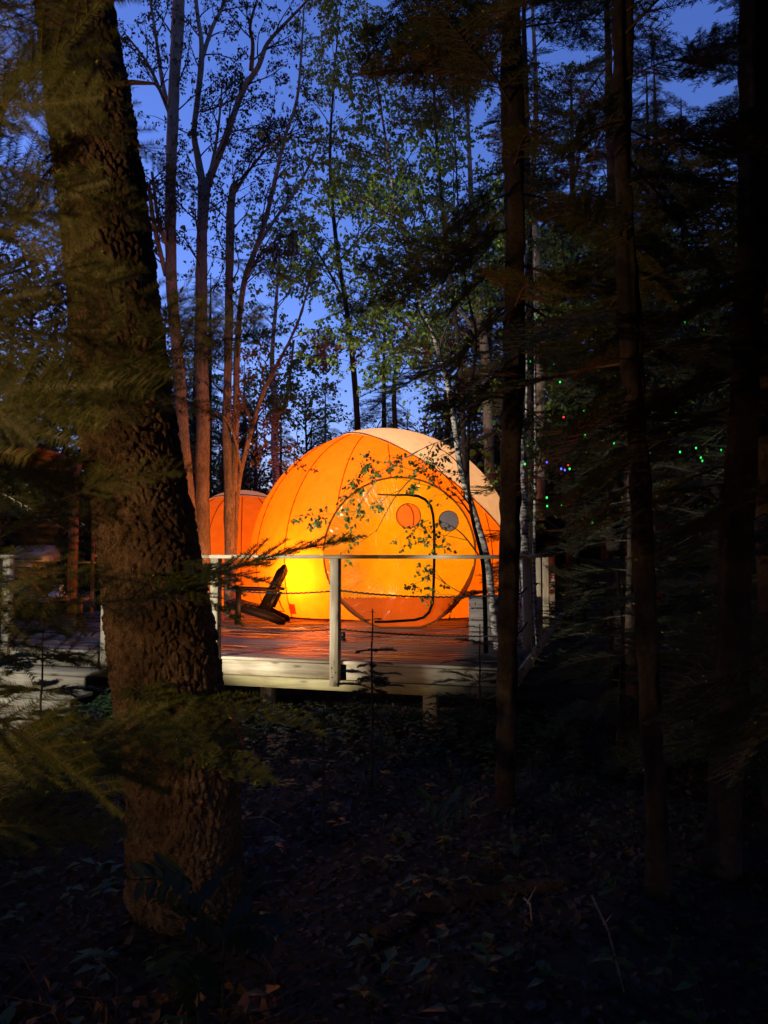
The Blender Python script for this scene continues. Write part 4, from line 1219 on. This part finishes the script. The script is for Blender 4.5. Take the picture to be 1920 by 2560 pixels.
def sprout(T, rows, cnt, f0, f1, L, seed, bias=Vector((0, 0, 0)), rmul=.45, a0=.5, a1=1.0):
    r = random.Random(seed); R = spline(rows, 6)
    for k in range(cnt):
        f = f0 + (f1 - f0) * (k + r.random()) / cnt
        c, d, rad = on_path(R, f)
        side = Vector((r.gauss(0, 1), r.gauss(0, .7), r.gauss(0, .3))) + bias; side -= d * side.dot(d); side.normalize()
        a = r.uniform(a0, a1)
        T.limb(c, d * math.cos(a) + side * math.sin(a), L * r.uniform(.55, 1.15) * (1.15 - .5 * (f - f0)), max(.003, min(rad * rmul, .014)), 1)

# --- maples behind the big trunk, growing up through the back of the deck
YM = 12.15
mp = [
 ('leftmost of the tree trunks behind the leaning conifer, orange-lit', [
   [(486, 1545, 38), (470, 1250, 33), (448, 950, 30), (427, 650, 30), (428, 400, 28), (436, 200, 30), (446, 0, 32), (455, -300, 26), (470, -700, 16)],
   [(415, 690, 13), (385, 560, 12), (372, 460, 10)], [(428, 300, 14), (405, 200, 11), (385, 60, 8), (350, -150, 5)], [(430, 300, 10), (375, 170, 9), (318, 90, 6)],
   [(430, 640, 12), (398, 560, 10), (380, 430, 8)]]),
 ('forked maple with an orange-lit bole second of the trunks', [
   [(508, 1540, 40), (506, 1250, 36), (506, 950, 34), (503, 700, 30), (506, 560, 28), (510, 462, 32)],
   [(508, 470, 22), (494, 390, 18), (485, 330, 15), (495, 240, 15), (503, 160, 16), (503, 100, 12), (490, 0, 10), (480, -200, 6)],
   [(504, 150, 13), (530, 70, 11), (566, -10, 9), (610, -200, 5)],
   [(514, 470, 24), (540, 405, 22), (562, 350, 20), (583, 290, 18), (610, 220, 17), (645, 168, 15), (668, 110, 12), (712, 60, 10), (790, -20, 6)],
   [(628, 175, 13), (632, 110, 10), (626, 60, 8), (655, -40, 5)], [(575, 330, 9), (640, 320, 7), (700, 335, 5)],
   [(520, 450, 9), (538, 370, 8), (550, 280, 6), (556, 200, 4)], [(505, 280, 9), (560, 260, 6), (600, 235, 4)]]),
 ('maple with a snapped top third of the trunks before the small dome', [
   [(576, 1540, 30), (574, 1300, 26), (568, 1100, 24), (570, 900, 22), (573, 700, 21), (575, 560, 21), (582, 480, 20), (590, 455, 14)],
   [(585, 1230, 16), (590, 1050, 16), (592, 900, 16), (600, 780, 15), (614, 690, 15), (640, 620, 14), (665, 545, 13), (690, 440, 11), (712, 345, 9), (742, 250, 8), (752, 150, 6), (760, 20, 4)],
   [(640, 620, 12), (690, 545, 10), (730, 490, 9), (770, 420, 7), (800, 350, 4)],
   [(588, 480, 11), (620, 430, 9), (665, 375, 7), (700, 340, 5)], [(612, 700, 9), (650, 640, 8), (700, 590, 5)], [(640, 380, 9), (700, 345, 7), (750, 330, 4)]]),
 ('thin leaning sapling with orange-lit bark before the dome edge', [
   [(580, 1540, 12), (588, 1300, 14), (603, 1180, 14), (632, 1066, 12), (656, 985, 11), (686, 925, 9), (720, 860, 7), (751, 787, 5), (780, 680, 3)],
   [(603, 1180, 7), (585, 1090, 6), (560, 1040, 4)], [(632, 1066, 7), (665, 1100, 6), (700, 1130, 3)], [(632, 1066, 6), (600, 980, 5), (590, 920, 3)], [(690, 920, 5), (760, 880, 4), (860, 870, 2)]]),
]
for i, (lab, paths) in enumerate(mp):
    rows0 = pixpath(paths[0], YM + .15 * i)
    root = thing('maple_tree' if i < 3 else 'young_tree', (rows0[0][0], rows0[0][1], 0), lab, 'tree')
    T = Decid(100 + i, .048, .75, 3, droop=.0, leafstep=.125, droopleaf=1.0, clus=2)
    for j, pth in enumerate(paths):
        rows = pixpath(pth, YM + .15 * i)
        # limbs swing forwards or backwards in depth
        if j:
            rw = random.Random(i * 10 + j); dy = rw.uniform(-.9, .9)
            base = rows[0][1]
            rows = []
            for q, p in enumerate(pth):
                YY = base + dy * q / (len(pth) - 1)
                w = P(p[0], p[1], YY); rows.append((w.x, w.y, w.z, p[2] / 2 * YY / F))
        path_trunk(root, rows, MT['maple'], 16 if j == 0 else 8, 10 if j == 0 else 6, .002 if j == 0 else 0, i + j, 'trunk' if j == 0 else 'limb')
        if i < 3:
            sprout(T, rows, 11 if j == 0 else 8, .5 if j == 0 else .1, 1, 1.25 if j == 0 else .85, 200 + i * 20 + j)
        else:
            sprout(T, rows, 5, .3, 1, .7, 200 + i * 20 + j)
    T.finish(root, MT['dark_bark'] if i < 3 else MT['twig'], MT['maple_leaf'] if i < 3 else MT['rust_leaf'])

# --- the slim birch leaning over the tent, and its neighbours
def birch(label, paths, Y, seed, cnt, L, leafm='birch_leaf', mat='birch', leaf=.05, step=.045, bias=Vector((0, 0, 0)), f0=.3, droop=.3, name='birch_tree', relief=0, sub=None):
    rows0 = pixpath(paths[0], Y)
    root = thing(name, rows0[0][:3], label, 'tree')
    T = Decid(seed, leaf, .82, 3, droop=droop, leafstep=step, droopleaf=.9)
    for j, pth in enumerate(paths):
        rows = pixpath(pth, Y)
        path_trunk(root, rows, MT[mat], 14, 8, relief, seed + j, 'trunk' if j == 0 else 'limb')
        sprout(T, rows, cnt if j == 0 else (sub or max(4, cnt // 3)), f0 if j == 0 else .1, 1, L if j == 0 else L * .7, seed * 3 + j, bias)
    T.finish(root, MT['twig_dark'], MT[leafm])
    return root
birch('slim white-barked birch leaning left over the dome tent', [
    [(1246, 1640, 18), (1236, 1560, 18), (1219, 1404, 18), (1189, 1293, 17), (1154, 1182, 16), (1133, 1040, 14), (1112, 930, 13), (1084, 844, 12), (1041, 723, 10), (1017, 591, 9), (987, 500, 8), (969, 374, 7), (942, 211, 5), (930, 80, 3)],
    [(1112, 930, 7), (1040, 870, 6), (960, 880, 4), (880, 910, 3)], [(1100, 860, 6), (1000, 760, 5), (900, 730, 4), (800, 740, 2)], [(1020, 600, 6), (950, 530, 5), (860, 470, 3)],
    [(1138, 1090, 6), (1060, 1120, 5), (960, 1180, 3), (880, 1290, 2)]], 8.4, 301, 34, 1.35, bias=Vector((-.5, 0, 0)), leaf=.05, step=.04, f0=.42, sub=5)
birch('dark thin-stemmed birch with bare arching twigs over the round door', [
    [(1215, 1640, 12), (1212, 1500, 11), (1206, 1400, 10), (1180, 1290, 9), (1170, 1180, 8), (1175, 1000, 8), (1190, 850, 7), (1170, 740, 6), (1150, 600, 5), (1140, 400, 4), (1130, 200, 3)],
    [(1180, 1290, 6), (1130, 1230, 5), (1050, 1210, 4), (960, 1190, 3), (880, 1215, 2)], [(1170, 1190, 5), (1060, 1180, 4), (990, 1240, 3), (940, 1330, 1.5)], [(1206, 1400, 5), (1150, 1330, 4), (1090, 1300, 2.5), (1040, 1310, 1.5)],
    [(1212, 1500, 5), (1150, 1480, 4), (1100, 1450, 2.5), (1070, 1430, 1.5)]], 8.1, 315, 12, .8, mat='dark_bark', leaf=.045, step=.28, bias=Vector((-.2, 0, 0)), name='young_tree')
birch('pale peach-lit birch trunk rising behind the right of the dome', [
    [(1232, 1400, 26), (1222, 1100, 26), (1214, 900, 24), (1196, 760, 22), (1186, 640, 18), (1178, 500, 14), (1170, 300, 9), (1160, 100, 5)],
    [(1200, 850, 12), (1160, 790, 10), (1110, 750, 6), (1060, 720, 3)], [(1195, 860, 10), (1150, 830, 8), (1090, 835, 4), (1020, 850, 2)]], 15.5, 327, 20, 2.0, leaf=.075, mat='maple', step=.06)
birch('leafy birch high in the middle of the sky gap', [
    [(905, 1300, 16), (890, 1000, 15), (870, 800, 13), (840, 600, 11), (825, 400, 8), (835, 200, 5), (850, 20, 3)],
    [(860, 750, 7), (800, 640, 6), (740, 560, 3)], [(850, 650, 7), (930, 560, 5), (980, 500, 3)]], 17.5, 333, 26, 2.0, leaf=.066, mat='dark_bark', step=.042)
birch('forked pale birch trunk behind the left shoulder of the dome', [
    [(700, 1330, 20), (690, 1190, 19), (686, 1100, 18), (688, 1020, 16), (680, 900, 12), (690, 760, 9), (700, 620, 5)],
    [(690, 1050, 12), (712, 1010, 10), (722, 960, 8), (735, 850, 5)], [(690, 900, 6), (740, 880, 5), (820, 860, 3)]], 17, 339, 18, 1.7, leaf=.075, step=.06)
birch('rusty-leaved tree behind the dome near its top', [
    [(1000, 1200, 14), (985, 1000, 12), (1000, 880, 10), (1040, 780, 7), (1060, 680, 4)], [(1000, 900, 6), (930, 850, 5), (850, 850, 3)]], 16.5, 345, 20, 1.7, leafm='rust_leaf', mat='dark_bark', leaf=.07, step=.06, name='young_tree')
birch('tall birch right of the sky gap beside the reddish trunk', [
    [(1350, 1300, 26), (1352, 900, 24), (1345, 700, 22), (1330, 500, 18), (1340, 250, 13), (1330, 0, 8), (1320, -200, 4)], [(1345, 700, 10), (1290, 560, 7), (1240, 420, 4)]], 13.0, 351, 24, 1.7, leaf=.058, step=.05, mat='maple', f0=.35)
birch('leafy birch reaching up along the right side of the sky gap', [
    [(1165, 1250, 13), (1150, 900, 12), (1120, 650, 11), (1095, 400, 9), (1085, 200, 6), (1090, 0, 3)], [(1120, 650, 6), (1060, 540, 5), (1020, 400, 3)]], 12, 357, 26, 1.5, leaf=.06, step=.05, mat='dark_bark')
# clump of white birch stems right of the reddish trunk
for k, (x0_, w, lab) in enumerate(((1316, 24, 'rough black-and-white birch stem just right of the reddish trunk'), (1338, 9, 'thin pale stem leaning beside the rough birch stem'), (1303, 8, 'thin greyish stem half hidden by the reddish trunk'))):
    birch(lab, [[(x0_ + (8 if k == 1 else 0), 1640, w), (x0_, 1500, w), (x0_ - 3, 1380, w * .9), (x0_ + 6 * (k - 1), 1200, w * .8), (x0_ + 14 * (k - 1), 900, w * .6), (x0_, 600, w * .3)]], 8.6 + .2 * k, 371 + k, 6, .9, leaf=.05, step=.07, f0=.5, relief=.002 if k == 0 else 0)

# ------------------------------------------------------------------ background woods: shared crowns
def conifer_crown(seed, low=.10, wide=.20, nb=120):
    r = random.Random(seed); mb = MB()
    for k in range(nb):
        f = low + (1 - low) * (k / nb)
        a = k * 2.4 + r.uniform(-.3, .3)
        l = wide * (1.05 - f) ** .8 * r.uniform(.7, 1.15) + .012
        M = Matrix.Translation((0, 0, f)) @ Matrix.Rotation(a, 4, 'Z') @ Matrix.Rotation(r.uniform(.05, .45), 4, 'Y') @ Matrix.Rotation(r.uniform(-.4, .4), 4, 'X') @ Matrix.Diagonal((l, l, l, 1))
        mb.addmb(FAR_MB[k % 3], M)
    return mb
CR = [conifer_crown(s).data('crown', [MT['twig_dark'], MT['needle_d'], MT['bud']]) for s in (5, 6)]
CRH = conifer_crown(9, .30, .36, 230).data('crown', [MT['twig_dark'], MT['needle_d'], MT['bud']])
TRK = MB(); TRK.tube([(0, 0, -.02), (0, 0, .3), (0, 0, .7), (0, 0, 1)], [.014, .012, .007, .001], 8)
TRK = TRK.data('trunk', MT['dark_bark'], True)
def far_conifer(x, y, H, k, label, group=None, high=False):
    z = gz(x, y)
    M = Matrix.Translation((x, y, z)) @ Matrix.Rotation(k * 1.3, 4, 'Z') @ Matrix.Diagonal((H, H, H, 1))
    root = place('conifer_tree', None, Matrix.Translation((x, y, z))); root.empty_display_size = .1
    tag(root, label, 'tree', group)
    place('trunk', TRK, M, root); place('crown', CRH if high else CR[k % 2], M, root)
rf = random.Random(77)
GRP = 'conifers massed in the dark woods behind the tents'
for k in range(34):
    px = -60 + k * 60 + rf.uniform(-25, 25)
    Y = rf.uniform(19, 27)
    x = (px - CX) / F * Y
    # the sky gap over the dome keeps its trees low
    c = abs(px - 850)
    H = rf.uniform(5.0, 7.0) if c < 330 else rf.uniform(7.5, 11.5)
    if px > 1230: H = rf.uniform(11, 16)
    far_conifer(x, Y, H, k, 'dark conifer in the massed woods behind the tents', GRP)
far_conifer(P(960, 0, 20).x, 20, 5.6 + 2.6, 3, 'blue-dark conifer whose tip rises straight above the dome')
GRP2 = 'conifers far back in the woods'
for k in range(22):
    px = -100 + k * 98 + rf.uniform(-30, 30); Y = rf.uniform(32, 42)
    far_conifer((px - CX) / F * Y, Y, rf.uniform(8, 11), k + 1, 'distant conifer low in the gap between nearer trees', GRP2)
# woods around and behind the viewpoint, which shade the clearing
GRP3 = 'tall conifers standing around the clearing'
for k, (x, y, H) in enumerate(((-7.5, 6, 12), (-8.5, 11, 12), (7.5, 7.5, 13), (8.6, 12, 14), (-9, 16, 11), (6.6, 3.2, 13))):
    far_conifer(x, y, H, k, 'tall conifer standing at the side of the clearing', GRP3)
for k, (x, y, H) in enumerate(((-7.4, 1.6, 15), (-5.4, -3.0, 15), (-1.8, -3.2, 16), (1.4, -2.6, 16), (3.9, -.8, 15), (7.4, 2.4, 15), (-.2, -6.5, 16), (3.6, -5.0, 15), (-7.6, .6, 15), (7.0, -2.5, 15), (-4.0, -7.5, 15), (-8.3, 5.2, 14), (6.8, 6.2, 14), (-2.6, -5.2, 17), (1.6, -4.8, 17), (-6.0, -1.2, 16), (2.6, -3.2, 15), (-9, -5, 16), (5.8, -5.5, 16), (.8, -9, 17), (8.5, .5, 15), (-9.5, 3, 15))):
    far_conifer(x, y, H, k, 'tall bare-stemmed conifer standing around the viewpoint', GRP3 + ' with high crowns', high=True)

# broadleaf clumps in the background (shared crown data)
def round_crown(seed, leafm):
    T = Decid(seed, .016, .85, 3, droop=.1, leafstep=.012)
    rows = [(0, 0, 0, .012), (.01, 0, .3, .01), (-.01, .01, .6, .007), (0, 0, .95, .002)]
    r = random.Random(seed); R = spline(rows, 6)
    for k in range(36):
        f = .2 + .8 * (k + r.random()) / 36
        c, d, rad = on_path(R, f)
        sd = Vector((r.gauss(0, 1), r.gauss(0, 1), .3)); sd.normalize()
        T.step = .010
        T.limb(c, d * .5 + sd, .26 * (1.2 - .6 * f) * r.uniform(.7, 1.1), .004, 1)
    mb = MB(); mb.tube([q[:3] for q in rows], [q[3] for q in rows], 8, 0); mb.addmb(T.wood)
    L = T.leaves(); mb.add(L[0], tris=L[1], m=1)
    return mb
RC = [round_crown(s, None) for s in (401, 402)]
RCd = [RC[0].data('crown', [MT['dark_bark'], MT['birch_leaf']]), RC[1].data('crown', [MT['dark_bark'], MT['maple_leaf']]), RC[0].data('crown', [MT['maple'], MT['rust_leaf']])]
GRP4 = 'leafy trees in the woods behind the tents'
for k, (px, Y, H, w) in enumerate(((560, 20, 6.4, 0), (640, 19, 5.6, 1), (760, 21, 6.2, 0), (840, 22, 5.2, 2), (930, 19, 5.0, 0), (1060, 19, 5.4, 2), (1130, 18, 6.8, 0), (1230, 18, 8.0, 1), (1320, 17, 9.5, 0), (1420, 16, 9.5, 1), (1520, 17, 10, 0), (1650, 15, 10, 1), (1780, 16, 10, 0), (1880, 14, 10, 1), (60, 16, 8.0, 1), (160, 18, 8.5, 0), (280, 17, 9.0, 1), (400, 20, 7.2, 0), (-20, 14, 7.5, 1))):
    x = (px - CX) / F * Y; z = gz(x, Y)
    M = Matrix.Translation((x, Y, z)) @ Matrix.Rotation(k * 2.1, 4, 'Z') @ Matrix.Diagonal((H * 1.1, H * 1.1, H, 1))
    o = place('leafy_tree', RCd[w], M); tag(o, 'small-leaved broadleaf tree in the massed woods behind the tents', 'tree', GRP4)

# ------------------------------------------------------------------ fairy lights in the right hand trees
cols = [emit('green_bulb', (.03, .8, .10), .45), emit('red_bulb', (.9, .04, .03), .5), emit('blue_bulb', (.10, .08, 1), .6)]
strings = [
 ('fairy light string of mostly green bulbs looped high in the right-hand firs', 9.0, [(1325, 903, 0), (1342, 795, 0), (1420, 820, 0), (1490, 822, 0), (1545, 810, 2), (1580, 790, 0), (1690, 755, 0), (1712, 806, 0), (1760, 825, 0), (1735, 878, 0)]),
 ('fairy light string of green and blue bulbs between the slender and dim trunks', 8.6, [(1385, 910, 0), (1400, 955, 0), (1460, 1027, 0), (1535, 1108, 0), (1617, 1147, 2), (1625, 1130, 0), (1690, 1030, 0), (1700, 1130, 0), (1740, 1120, 0), (1752, 1144, 0), (1756, 1152, 0), (1707, 1220, 0), (1803, 1125, 0)]),
 ('fairy light string with red, green and blue bulbs beside the reddish trunk', 8.2, [(1312, 1160, 0), (1313, 1167, 1), (1367, 1155, 2), (1403, 1172, 2), (1412, 1175, 2), (1420, 1163, 1), (1424, 1172, 0), (1367, 1244, 0), (1368, 1265, 0), (1405, 1264, 0), (1414, 1266, 1), (1481, 1307, 0), (1462, 1088, 0), (1409, 1043, 1)]),
]
for k, (lab, YY, bs) in enumerate(strings):
    pts = [P(x, y, YY + .25 * math.sin(i * 1.7)) for i, (x, y, c) in enumerate(bs)]
    root = thing('fairy_lights', pts[0], lab, 'fairy lights')
    mb = MB(); mb.tube(pts, .0022, 4); mb.build('wire', MT['black'], root)
    for p, (x, y, c) in zip(pts, bs):
        mb = MB(); mb.tube([p + Vector((0, 0, -.013)), p + Vector((0, 0, -.006)), p + Vector((0, 0, .006)), p + Vector((0, 0, .013))], [.002, .009, .009, .002], 8, cap=True)
        mb.build('bulb', cols[c], root, smooth=True)

# ------------------------------------------------------------------ forest floor
rs = np.random.RandomState(4)
def scatter_leaves(k, xr, yr, size, lift, tilt, keep=None):
    x = rs.uniform(*xr, size=k); y = rs.uniform(*yr, size=k)
    if keep is not None:
        m = keep(x, y); x, y = x[m], y[m]
    k = len(x)
    z = np.array([gz(a, b) for a, b in zip(x, y)]) + rs.uniform(.003, lift, size=k)
    c = np.stack([x, y, z], 1)
    d = rs.normal(size=(k, 3)); d[:, 2] *= tilt; d /= np.linalg.norm(d, axis=1)[:, None]
    up = rs.normal(size=(k, 3)) * tilt + np.array([0, 0, 1])
    sd = np.cross(d, up); sd /= np.linalg.norm(sd, axis=1)[:, None]; nn = np.cross(sd, d)
    l = size * rs.uniform(.5, 1.3, size=(k, 1)); w = l * .33
    V = np.stack([c, c + d * l * .45 + sd * w + nn * l * .12, c + d * l, c + d * l * .45 - sd * w + nn * l * .12, c + d * l * .5], 1).reshape(-1, 3)
    o = np.arange(k)[:, None] * 5
    T = np.concatenate([o + np.array([a]) for a in ([4, 0, 1], [4, 1, 2], [4, 2, 3], [4, 3, 0])])
    return V, T
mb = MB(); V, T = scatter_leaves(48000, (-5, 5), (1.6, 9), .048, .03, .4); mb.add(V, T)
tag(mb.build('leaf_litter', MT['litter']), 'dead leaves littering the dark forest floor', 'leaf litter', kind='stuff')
# leafy ground plants, thickest along the foot of the deck
mb = MB(); st = MB(); rp = random.Random(8)
def plant(x, y, h, nl, s):
    z = gz(x, y); top = Vector((x + rp.uniform(-.05, .05), y + rp.uniform(-.05, .05), z + h))
    st.tube([(x, y, z), top], [.002, .0012], 3)
    for k in range(nl):
        a = rp.uniform(0, 6.28); f = rp.uniform(.45, 1)
        c = Vector((x, y, z)).lerp(top, f); d = Vector((math.cos(a), math.sin(a), rp.uniform(-.25, .35))).normalized()
        sd = d.cross(Vector((0, 0, 1))).normalized(); nn = sd.cross(d); l = s * rp.uniform(.6, 1.2); w = l * .3
        V = [c, c + d * l * .4 + sd * w + nn * l * .1, c + d * l - nn * l * .12, c + d * l * .4 - sd * w + nn * l * .1, c + d * l * .5]
        mb.add(np.array([tuple(v) for v in V]), tris=[(4, 0, 1), (4, 1, 2), (4, 2, 3), (4, 3, 0)])
for k in range(900):
    s_ = rp.uniform(-1.2, 3.6); t_ = -abs(rp.gauss(.1, .55)) - .1
    q = D(s_, t_); plant(q.x, q.y, rp.uniform(.08, .3), rp.randint(4, 8), .075)
for k in range(420):
    plant(rp.uniform(-3.5, 4), rp.uniform(2.2, 6.6), rp.uniform(.05, .2), rp.randint(3, 6), .08)
tag(mb.build('undergrowth', MT['plant']), 'small leafy plants covering the ground below the deck edge', 'undergrowth', kind='stuff')
tag(st.build('plant_stems', MT['twig_dark']), 'thin stems of the small ground plants', 'stems', kind='stuff')
# dead stems and sticks at the lower left
mb = MB()
for k in range(260):
    x = rp.gauss(-1.15, .55); y = rp.uniform(1.7, 2.9); z = gz(x, y); a = rp.uniform(0, 6.28); L = rp.uniform(.15, .5); e = rp.uniform(.0, .9)
    p0 = Vector((x, y, z)); p1 = p0 + Vector((math.cos(a) * L * .6, math.sin(a) * L * .6, e * L * .5)); p2 = p1 + Vector((math.cos(a + .5) * L * .4, math.sin(a + .5) * L * .4, e * L * .1 - .02))
    mb.tube([p0, p1, p2], [.0028, .002, .001], 3)
V, T = scatter_leaves(1800, (-2.2, -.4), (1.7, 2.9), .06, .12, .8); mb.add(V, T)
tag(mb.build('dead_undergrowth', MT['straw']), 'rusty dead stems and curled leaves at the bottom left', 'dead plants', kind='stuff')
for k, (ax, ay, bx, by, lab) in enumerate(((610, 2045, 700, 2065, 'pale forked stick on the ground right of the big trunk'), (1310, 2245, 1330, 2310, 'thin pale stick standing in the dark ground'), (1480, 2240, 1560, 2480, 'thin bent stick in the dark lower right'))):
    a = G(ax, ay, -.52); b = G(bx, by, -.58); o = thing('stick', a, lab, 'stick')
    mb = MB(); mb.tube([a, a.lerp(b, .5) + Vector((.01, 0, .03)), b], [.006, .005, .003], 5, cap=True); mb.build('stem', MT['maple'], o, smooth=True)
    mb = MB(); mb.tube([a.lerp(b, .4) + Vector((0, 0, .02)), a.lerp(b, .5) + Vector((.05, .06, .08))], [.004, .001], 5); mb.build('side_twig', MT['maple'], o, smooth=True)
lg = [G(940, 2330), G(1080, 2262), G(1250, 2225), G(1420, 2215)]
log = thing('fallen_log', lg[1], 'mossy fallen log lying across the dark ground at lower centre', 'log')
mb = trunk_mesh([(p.x, p.y, gz(p.x, p.y) + .015, r_) for p, r_ in zip(lg, (.04, .05, .045, .03))], 20, 12, 0, 3)
mb = MB(); q_ = spline([(p.x, p.y, gz(p.x, p.y) + .012) for p in lg], 8); mb.tube(q_, [.045 + .006 * math.sin(i * 1.9) for i in range(len(q_))], 14, cap=True); mb.build('stem', MT['dark_bark'], log, smooth=True)

# compound-leaved seedlings in front of the big trunk
def frond(root, a, b, n, size):
    a, b = Vector(a), Vector(b); d = (b - a).normalized(); side = d.cross(Vector((0, -.5, .85))).normalized()
    ctr = lambda f: a.lerp(b, f) + Vector((0, 0, .12 * (a - b).length * math.sin(math.pi * f)))
    pts = [ctr(f) for f in np.linspace(0, 1, 9)]
    s = MB(); s.tube(pts, [.0022] * 8 + [.001], 4); fr = s.build('leaf_stalk', MT['ash'], root, smooth=True)
    me = None
    for k in range(n):
        f = .2 + .8 * k / (n - 1)
        for sg in ((-1, 1) if k < n - 1 else (0,)):
            dd = (d * .5 + side * sg * .9 + Vector((0, 0, -.25))).normalized() if sg else d
            l = size * (1.0 - .25 * abs(f - .5)); w = l * .19
            sd = dd.cross(Vector((0, -.4, 1))).normalized(); nn = sd.cross(dd)
            c = ctr(f)
            V = [c, c + dd * l * .3 + sd * w + nn * .004, c + dd * l * .65 + sd * w * .8, c + dd * l - nn * l * .1, c + dd * l * .65 - sd * w * .8, c + dd * l * .3 - sd * w + nn * .004, c + dd * l * .5 - nn * .004]
            m_ = MB(); m_.add(np.array([tuple(v) for v in V]), tris=[(6, i, (i + 1) % 6) for i in range(6)])
            m_.build('leaflet', MT['ash'], fr)
for k, (bx, by, tips, lab) in enumerate((
        (500, 2260, [((330, 2200), 6), ((400, 2170), 5), ((560, 2190), 6)], 'ash seedling with feathery leaves at the foot of the big trunk'),
        (560, 2330, [((700, 2350), 7), ((640, 2230), 6), ((450, 2300), 5)], 'ash seedling spreading right of the big trunk foot'),
        (470, 2380, [((500, 2500), 7), ((420, 2440), 5)], 'ash seedling with a drooping leaf at the bottom centre left'),
        (1110, 2060, [((1050, 1990), 4), ((1130, 1985), 4), ((1180, 2010), 4)], 'small broad-leaved seedling in the dark middle ground'))):
    Y0 = 2.35 if k < 3 else 4.2
    base = P(bx, by, Y0); root = thing('ash_seedling', (base.x, base.y, gz(base.x, base.y)), lab, 'seedling')
    mb = MB(); mb.tube([(base.x, base.y, gz(base.x, base.y)), base], [.004, .003], 5); mb.build('stem', MT['ash'], root, smooth=True)
    for (tx_, ty_), n in tips:
        frond(root, base, P(tx_, ty_, Y0 - .15), n, .085 if k < 3 else .11)

# ------------------------------------------------------------------ lamp fixtures outside the frame, and the added deck spot
fx, fy, fz = FLOOD
fl = thing('floodlight', (fx - .1, fy - .15, gz(fx, fy)), 'small white floodlight on a stake aimed at the deck', 'floodlight')
mb = MB(); mb.tube([(fx - .12, fy - .16, -.7), (fx - .12, fy - .16, fz - .1)], .015, 8); mb.build('stake', MT['black'], fl, smooth=True)
mb = MB(); mb.box((0, 0, 0), (.06, .24, .18), Matrix.Translation((fx - .1, fy - .13, fz)) @ Matrix.Rotation(.9, 4, 'Z')); mb.build('housing', MT['black'], fl)
fx, fy, fz = PATHL
pl = thing('path_light', (fx - .06, fy - .12, gz(fx, fy)), 'warm lamp on a post beside the path behind the viewpoint', 'path light')
mb = MB(); mb.tube([(fx - .06, fy - .12, -.7), (fx - .06, fy - .12, fz + .1)], .03, 8); mb.build('post', MT['brown'], pl, smooth=True)
mb = MB(); mb.box((fx - .05, fy - .1, fz + .12), (.2, .2, .03)); mb.build('shade', MT['black'], pl)
fx, fy, fz = STEPL
sl = thing('added_step_light', (fx, fy - .06, gz(fx, fy)), 'added garden light on a stake, out of view, brightening the timber steps', 'garden light')
mb = MB(); mb.tube([(fx, fy - .08, -.7), (fx, fy - .08, fz)], .012, 8); mb.build('stake', MT['black'], sl, smooth=True)
mb = MB(); mb.box((fx, fy - .06, fz), (.12, .04, .09)); mb.build('housing', MT['black'], sl)
dx, dy, dz = DSPOT
ds = thing('added_deck_spot', (dx + .05, dy - .04, 0), 'added orange spotlight hidden behind the middle post to brighten the maple trunks', 'spotlight')
mb = MB(); mb.tube([(dx + .05, dy - .045, .001), (dx + .05, dy - .045, .02)], [.035, .03], 10, cap=True); mb.build('base', MT['black'], ds, smooth=True)
mb = MB(); mb.box((dx + .05, dy - .045, .06), (.05, .05, .07)); mb.build('housing', MT['black'], ds)
